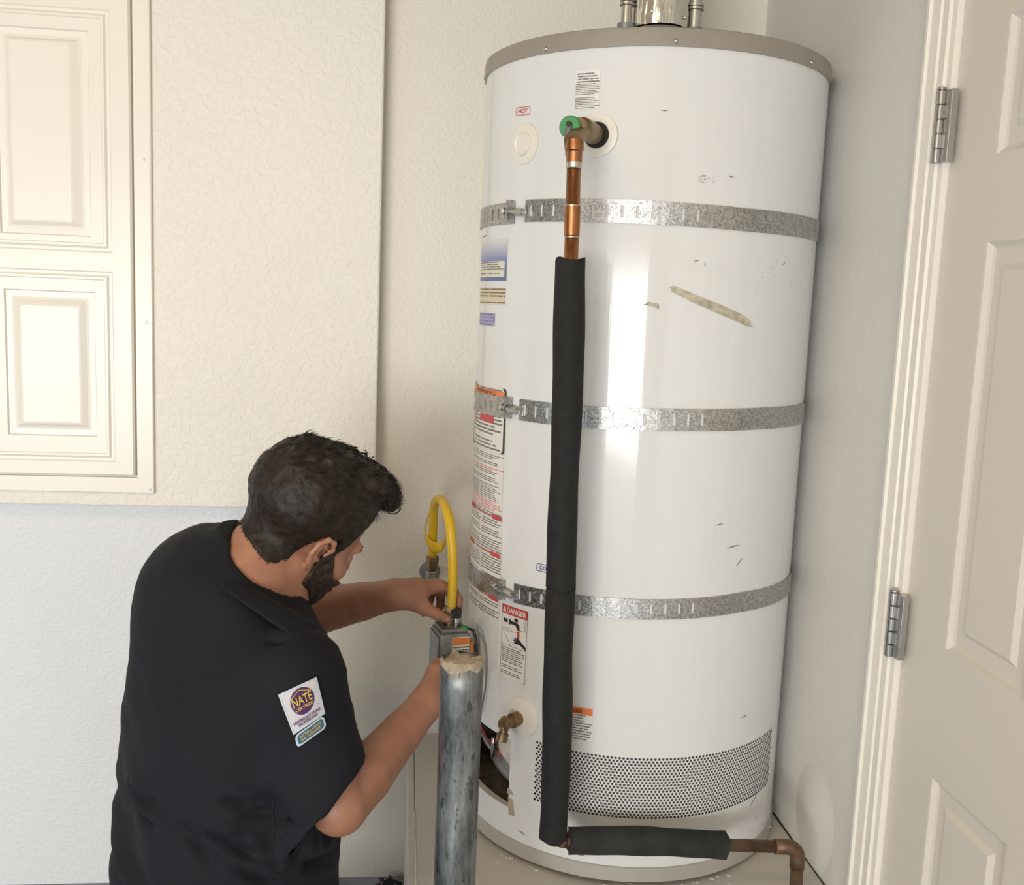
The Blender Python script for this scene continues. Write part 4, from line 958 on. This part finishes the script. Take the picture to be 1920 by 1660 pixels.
# curls of the forelock
vs = MB()
for k in range(150):
    x, y, z = rng.uniform(.02, .098), rng.uniform(-.050, .050), 0; z = .147 - 4.0*max(0, x-.035)**2*1.6 + rng.uniform(-.012, .008) - .8*y*y*6
    R_, ph, a = rng.uniform(.006, .013), rng.uniform(0, 6), rng.uniform(-.6, .6)
    pts = [HL(x+R_*math.cos(ph+1.1*t)*(1-.08*t), y+a*.006*t-.002*t, z+R_*math.sin(ph+1.1*t)*(1-.08*t)) for t in np.linspace(0, 4.2, 12)]
    vs.tube(pts, [.0011]*9+[.0009, .0007, .0003], 5)
setp(vs.build('forelock_curls', M['hair'], man, True), kind='stuff')
# ---- beard, moustache, eyebrow
Bb = Field(HO-.17, HO+.17, .0028); face_field(Bb); D = Bb.d.copy()
ax = [Bb.lo[i]+Bb.h*np.arange(Bb.n[i]) for i in range(3)]; P = np.stack(np.meshgrid(*ax, indexing='ij'), -1); q = (P-HO)@HFm.T; x, y, z = q[..., 0], q[..., 1], q[..., 2]
top = np.interp(x, [.012, .020, .034, .046, .060, .078, .090, .105], [-.06, .012, .014, -.004, -.030, -.038, -.037, -.060]); back = np.interp(z, [-.11, -.06, -.03, .02], [.030, .014, .018, .024])
bth = np.interp(z, [-.11, -.07, -.03, .01], [.013, .010, .006, .002])
reg = np.maximum(np.maximum((z-top), (back-x))*.7, -.105-z)
lip = np.sqrt((x-.10)**2+(z+.054)**2+(y*.45)**2)-.011
Bb.d = np.maximum(np.maximum(D-bth-.0015*np.sin(300*x+170*y)*np.sin(260*z), reg), -lip).astype(np.float32)
V, F = Bb.mesh(); V = smooth_mesh(V, F, 1, .4)
np_mesh('beard', V, F, M['beard'], man)
strands(V, F, 2200, lambda p: .008, M['beard'], 'beard_strands', man, lambda p, n: -hu+hf*.35, .25, .00042, .0008)
for s in (-1, 1):
    MB().tube(spline([HL(.1030, s*.014, .022), HL(.1015, s*.030, .0265), HL(.0905, s*.046, .0225)], 6), [.0010]+[.0018]*10+[.0014, .0008], 8).build('eyebrow', M['hair'], man, True)
    MB().tube(spline([HL(.0965, s*.020, -.001), HL(.0965, s*.032, .0005), HL(.088, s*.044, -.002)], 6), .0011, 6).build('eyelashes', M['hair'], man, True)

# ---- shirt
Sf = Field((-.50, 1.24, .38), (.03, 2.02, 1.07), .0035)
kz = [.38, .46, .56, .66, .76, .825, .870, .902, .930, .958, .978]
kx = [-.268, -.266, -.260, -.257, -.256, -.250, -.242, -.238, -.236, -.236, -.236]
ky = [1.545, 1.545, 1.54, 1.54, 1.545, 1.555, 1.57, 1.58, 1.59, 1.60, 1.60]
ka = [.172, .170, .163, .158, .152, .142, .128, .112, .093, .068, .035]
kb = [.195, .195, .187, .182, .186, .190, .180, .155, .118, .075, .035]
def torso(P):
    z = P[..., 2]; v0 = (P[..., 0]+.236)*l3[0]+(P[..., 1]-1.59)*l3[1]; z = z - .40*v0*np.clip((z-.68)/.2, 0, 1) + .50*np.clip((P[..., 0]+.236)*f3[0]+(P[..., 1]-1.59)*f3[1]-.0, 0, .2)*np.clip((z-.74)/.14, 0, 1)
    cx, cy, a, b = (np.interp(z, kz, k) for k in (kx, ky, ka, kb)); dx, dy = P[..., 0]-cx, P[..., 1]-cy
    u, v = dx*f3[0]+dy*f3[1], dx*l3[0]+dy*l3[1]; e = 2.3; r = (np.abs(u/a)**e+np.abs(v/b)**e)**(1/e)
    return np.maximum((r-1)*np.minimum(a, b)*.9, z-.985)
Sf.op(torso, (-.5, 1.24, .38), (.03, 2.02, 1.07), 0)
# rounded upper back, the left shoulder carried higher
Sf.ell((-.302, 1.615, .885), (.100, .15, .112), np.stack([f3, l3, z3]), .06)
hemM = A((-0.0903, 1.4100, 0.6477)); hn = A([.77, -.10, -.63]); hn /= np.linalg.norm(hn)
def sleeve_fn(P, a, b, ra, rb, hm, n, g=0.0):
    ba = b-a; t = np.clip(((P-a)@ba)/(ba@ba), 0, 1.0); qv = P-a-t[..., None]*ba
    return np.maximum(np.sqrt((qv*qv).sum(-1))-(ra+(rb-ra)*t)-g, ((P-hm)@n)-(.02 if g < 0 else 0))
sA, sB = A((-0.1543, 1.4450, 0.8093)), A((-0.1049, 1.4250, 0.6080))
Sf.op(lambda P: sleeve_fn(P, sA, sB, .074, .080, hemM, hn), np.minimum(sA, sB)-.1, np.maximum(sA, sB)+.1, .022)
Sf.cone(sA + A([-.01, .01, .0]), NB + A([-.03, .0, -.095]), .066, .050, .06)
Sf.cone(shL, NB + A([-.02, .01, -.055]), .066, .055, .06)
lA, lB = shL, shL + (elL-shL)*.72; lh = lB; ln = (elL-shL)/np.linalg.norm(elL-shL)
Sf.op(lambda P: sleeve_fn(P, lA, lB+ln*.05, .072, .070, lh, ln), np.minimum(lA, lB)-.1, np.maximum(lA, lB)+.12, .03)
# hollow openings: cuffs and neck
cR = elR + (wrR-elR)*.02
Sf.op(lambda P: sleeve_fn(P, sA+(sB-sA)*.55, sB, .072, .069, hemM+hn*.1, hn), np.minimum(sA, sB)-.1, np.maximum(sA, sB)+.1, 0, 'cut') if False else None
Sf.op(lambda P: np.maximum(sleeve_fn(P, sA, sB, .064, .070, hemM+hn*.003, hn), -((P-(hemM-hn*.022))@hn)), hemM-.12, hemM+.12, .002, 'cut')
Sf.cone(NB + A([.02, .0, .0]), HL(-.01, 0, -.02), .070, .075, .006, 'cut')
V, F = Sf.mesh(); V = smooth_mesh(V, F, 3, .5); N = normals(V, F)
FOLDS = [((-0.3975, 1.4600, 0.6452), (-0.3315, 1.4000, 0.6145), 0.0110, 0.0100),
    ((-0.3754, 1.4400, 0.6584), (-0.3312, 1.4000, 0.6472), 0.0090, 0.0060),
    ((-0.2908, 1.3700, 0.6248), (-0.2450, 1.3600, 0.5756), 0.0100, 0.0060),
    ((-0.2632, 1.3600, 0.6234), (-0.2119, 1.3600, 0.6169), 0.0090, 0.0060),
    ((-0.2317, 1.3600, 0.6108), (-0.1910, 1.3700, 0.5808), 0.0100, 0.0070),
    ((-0.2394, 1.3700, 0.6729), (-0.1816, 1.3800, 0.6605), 0.0090, 0.0060),
    ((-0.2173, 1.3700, 0.6525), (-0.1726, 1.3800, 0.6441), 0.0080, 0.0050),
    ((-0.2208, 1.3700, 0.5675), (-0.1746, 1.3900, 0.5362), 0.0100, 0.0070),
    ((-0.1683, 1.4000, 0.5476), (-0.1028, 1.4500, 0.5425), 0.0120, 0.0070),
    ((-0.1804, 1.3700, 0.6753), (-0.1300, 1.3800, 0.6042), 0.0140, 0.0080),
    ((-0.3342, 1.4000, 0.6537), (-0.2930, 1.3800, 0.6193), 0.0100, 0.0040),
    ((-0.1975, 1.4200, 0.8999), (-0.1545, 1.4200, 0.8834), 0.0120, 0.0060),
    ((-0.1701, 1.3800, 0.6131), (-0.1398, 1.4200, 0.5564), 0.0140, 0.0070),
    ((-0.1000, 1.4600, 0.8391), (-0.0830, 1.4600, 0.7639), 0.0100, 0.0050)]
disp = np.zeros(len(V)); up_ = np.zeros(len(V))
bv0 = BVHTree.FromPolygons([tuple(v) for v in V], [tuple(f) for f in F.tolist()])
for a, b, w, amp in FOLDS:
    a, b = A(a), A(b); K_ = 7; pl = np.array([bv0.find_nearest(Vector(a+(b-a)*k/(K_-1)))[0][:] for k in range(K_)])
    best = np.full(len(V), 9.0); q = np.zeros_like(V); ta = np.zeros(len(V))
    for k in range(K_-1):
        c0, ba = pl[k], pl[k+1]-pl[k]; L = max(1e-9, ba@ba); t = np.clip(((V-c0)@ba)/L, 0, 1); q_ = V-c0-t[:, None]*ba; r_ = (q_*q_).sum(1); m_ = r_ < best
        best[m_] = r_[m_]; q[m_] = q_[m_]; ta[m_] = (k+t[m_])/(K_-1)
    taper = np.sin(np.pi*np.clip(ta*.94+.03, 0, 1))**.6
    # groove with a soft ridge on its upper side
    off = q[:, 2]; r2 = (q*q).sum(1); disp -= 2.6*amp*np.exp(-r2/w**2)*taper
    q2 = q - A([0, 0, w*1.5]); disp += 2.0*amp*np.exp(-(q2*q2).sum(1)/(1.3*w)**2)*taper
low = np.clip((.80-V[:, 2])/.25, 0, 1)
wr_ = V[:, [0]]*A([[10, 0, 0]]) + V[:, [1]]*A([[0, 9, 0]]) + (V[:, [2]]+.55*V[:, [0]])*A([[0, 0, 30]])
disp += (.0100)*np.clip(low+.12, 0, 1)*vnoise(wr_) + (.0026)*vnoise(V*13+4) + .0007*vnoise(V*A([[40, 40, 70]]))
V = smooth_mesh(V + N*disp[:, None], F, 1, .4)
# surface wavelets are lightly smoothed so that the cloth stays soft
shirt = np_mesh('shirt', V, F, M['shirt'], man)
sbvh = BVHTree.FromPolygons([tuple(v) for v in V], [tuple(f) for f in F.tolist()])
# collar: stand, fold and fall running round the neck
ci = [(-0.2714, 1.6550, 0.9929), (-0.2926, 1.6350, 0.9866), (-0.2947, 1.6050, 0.9737), (-0.2760, 1.5600, 0.9597), (-0.2396, 1.5250, 0.9453), (-0.1995, 1.5000, 0.9280), (-0.1636, 1.4850, 0.9122), (-0.1316, 1.4900, 0.8925)]
co_ = [(-0.3101, 1.6750, 0.9895), (-0.3121, 1.6400, 0.9860), (-0.3064, 1.5880, 0.9726), (-0.2873, 1.5300, 0.9542), (-0.2619, 1.4850, 0.9441), (-0.2137, 1.4480, 0.9234), (-0.1628, 1.4320, 0.8944), (-0.1241, 1.4450, 0.8707)]
Ci, Co = np.array(spline(ci, 8)), np.array(spline(co_, 8)); nk = len(Ci)
cen = Ci.mean(0)
def collar(u, v):
    i = round(u*(nk-1)); a, b = Ci[i], Co[i]
    if v < .34:
        s = v/.34; inn = a + (cen-a)*.12 - z3*.030; return inn + (a-inn)*s
    s = (v-.34)/.66; arch = math.sin(PI*min(1, s*1.15))*.006
    return a + (b-a)*s + (z3*.8 - (cen-a)/np.linalg.norm(cen-a)*.6)*arch
MB().grid(collar, nk-1, 10).build('collar', M['shirt'], shirt, True, solid=.0032)
# stitched seams
def on_shirt(pts, off=.0006):
    out = []
    for p in pts:
        h = sbvh.find_nearest(Vector(p)); out.append(h[0] + h[1]*off)
    return out
SEAMS = [[(-0.1727, 1.3800, 0.6620), (-0.1711, 1.3700, 0.6187), (-0.1733, 1.3800, 0.5348)], [(-0.1174, 1.4500, 0.5601), (-0.1157, 1.4500, 0.5471), (-0.1155, 1.4500, 0.5341)]]
for s_ in SEAMS: MB().tube(on_shirt(spline(s_, 10)), .0007, 5).build('seam', M['trousers'], shirt, True)
# sleeve patches, laid on the cloth
view = (Vector((-0.1252, 1.3000, 0.8316)) - Vector((0, 0, 1.38))).normalized()
def lay(p, off):
    h = sbvh.ray_cast(Vector(p) - view*.25, view, .8)
    return h[0] - view*off if h[0] is not None else Vector(p)
def quad_fn(c00, c10, c11, c01):
    c = [A(x_) for x_ in (c00, c10, c11, c01)]
    return lambda u, v: c[0]*(1-u)*(1-v)+c[1]*u*(1-v)+c[2]*u*v+c[3]*(1-u)*v
Q1 = quad_fn((-0.1371, 1.3000, 0.7935), (-0.0932, 1.3000, 0.8248), (-0.1058, 1.3000, 0.8791), (-0.1588, 1.3000, 0.8525))
M['patch_white'] = simple('white_patch_cloth', (.60, .60, .66), .7, vary=.03, bump=.2, bscale=500)
M['patch_purple'] = simple('purple_embroidery', (.075, .02, .105), .7); M['patch_yellow'] = simple('yellow_embroidery', (.62, .46, .12), .7); M['patch_teal'] = simple('teal_patch_cloth', (.03, .13, .23), .7); M['patch_rim'] = simple('pale_patch_rim', (.55, .62, .70), .6)
def sheet(fn, name, mat, par, off, nu=26, nv=26): return MB().grid(lambda u, v: lay(fn(u, v), off), nu, nv).build(name, mat, par, True)
p1 = sheet(Q1, 'certification_patch', M['patch_white'], shirt, .0040); p1['label'] = 'white patch with a purple disc lettered NATE CERTIFIED'
for w0, w1, h0, h1 in ((0, .035, 0, 1), (.965, 1, 0, 1), (0, 1, 0, .03), (0, 1, .97, 1)): sheet(lambda u, v: Q1(w0+(w1-w0)*u, h0+(h1-h0)*v), 'patch_border', M['patch_rim'], p1, .0046, 26, 26)
def disc(u0, v0, ru, rv, name, mat, par, off, n=32):
    mb = MB(); K = 9; vs = [lay(Q1(u0, v0), off)]
    for k in range(1, K+1): vs += [lay(Q1(u0+ru*k/K*math.cos(2*PI*i/n), v0+rv*k/K*math.sin(2*PI*i/n)), off) for i in range(n)]
    fs = [(0, 1+i, 1+(i+1) % n) for i in range(n)] + [(1+k*n+i, 1+k*n+(i+1) % n, 1+(k+1)*n+(i+1) % n, 1+(k+1)*n+i) for k in range(K-1) for i in range(n)]
    return mb.add(vs, fs).build(name, mat, par, True)
disc(.51, .605, .315, .325, 'purple_disc', M['patch_purple'], p1, .0050)
def patch_text(body, fn, u0, u1, v0, v1, mat, par, off=.0070, bold=.015, name='lettering'):
    v, f, a = text_mesh(body, bold=bold); return MB().add([lay(fn(u0+(u1-u0)*p[0], v0+(v1-v0)*p[1]), off) for p in v], f).build(name, mat, par)
patch_text('NATE', Q1, .245, .775, .535, .755, M['patch_yellow'], p1); patch_text('CERTIFIED', Q1, .27, .765, .415, .495, M['patch_yellow'], p1)
patch_text('HEATING & COOLING', Q1, .10, .90, .165, .235, M['patch_purple'], p1, bold=.03); patch_text('PROFESSIONAL', Q1, .22, .80, .075, .145, M['patch_purple'], p1, bold=.03)
patch_text('TM', Q1, .835, .885, .325, .355, M['patch_purple'], p1)
MB().tube([lay(Q1(*q), .0062) for q in ((.25, .755), (.36, .815), (.50, .885), (.62, .83), (.77, .765))], .0006, 6).build('roof_line', M['patch_yellow'], p1)
Q2 = quad_fn((-0.1316, 1.3000, 0.7739), (-0.0908, 1.3000, 0.8045), (-0.0956, 1.3000, 0.8225), (-0.1356, 1.3000, 0.7920))
def rr_sheet(fn, e, r, name, mat, par, off):
    pts = [(e+(1-2*e)*x_, e*2.0+(1-4*e)*y_) for x_, y_ in [(a/1.0, b/.4) for a, b in round_rect(1.0, .4, r, 6)]]; n = len(pts); K = 8
    vs = [lay(fn(.5, .5), off)] + [lay(fn(.5+(a-.5)*k/K, .5+(b-.5)*k/K), off) for k in range(1, K+1) for a, b in pts]
    fs = [(0, 1+i, 1+(i+1) % n) for i in range(n)] + [(1+k*n+i, 1+k*n+(i+1) % n, 1+(k+1)*n+(i+1) % n, 1+(k+1)*n+i) for k in range(K-1) for i in range(n)]
    return MB().add(vs, fs).build(name, mat, par, True)
p2 = rr_sheet(Q2, 0, .13, 'speciality_patch', M['patch_rim'], shirt, .0040); p2['label'] = 'small blue rounded patch with yellow lettering'
rr_sheet(Q2, .065, .11, 'teal_field', M['patch_teal'], p2, .0050)
patch_text('INSTALLATION', Q2, .15, .86, .53, .74, M['patch_yellow'], p2, .0070); patch_text('GAS FURNACE', Q2, .17, .83, .25, .46, M['patch_yellow'], p2, .0070)
# ---- trousers and boots (kneeling)
Tf = Field((-.78, 1.20, .0), (.06, 1.98, .56), .006)
hipR, hipL = A([-.215, 1.455, .44]), A([-.295, 1.600, .44]); knR, knL = A([-.105, 1.445, .080]), A([-.185, 1.660, .080])
Tf.ell((-.257, 1.53, .45), (.135, .175, .10), np.stack([f3, l3, z3]), .03)
for h_, k_ in ((hipR, knR), (hipL, knL)):
    an = k_ - f3*.37 + A([0, 0, -.012]); Tf.chain([h_, k_], [.095, .070], .05); Tf.chain([k_, k_-f3*.15+A([0, 0, -.004]), an], [.070, .064, .052], .03)
V, F = Tf.mesh(); np_mesh('trousers', smooth_mesh(V, F, 2, .5), F, M['trousers'], man)
for k_ in (knR, knL):
    an = k_ - f3*.40 + A([0, 0, -.012]); Bo = Field(an-.24, an+.24, .007)
    Bo.chain([an+f3*.02, an-f3*.03, an-f3*.06+A([0, 0, -.005])], [.050, .050, .045], .02); Bo.chain([an-f3*.045+A([0, 0, .03]), an-f3*.09+A([0, 0, -.045])], [.036, .028], .03)
    Bo.d = np.maximum(Bo.d, (.004-(Bo.lo[2]+Bo.h*np.arange(Bo.n[2])))[None, None, :]).astype(np.float32)
    V, F = Bo.mesh(); np_mesh('boot', smooth_mesh(V, F, 1, .5), F, M['boot'], man)
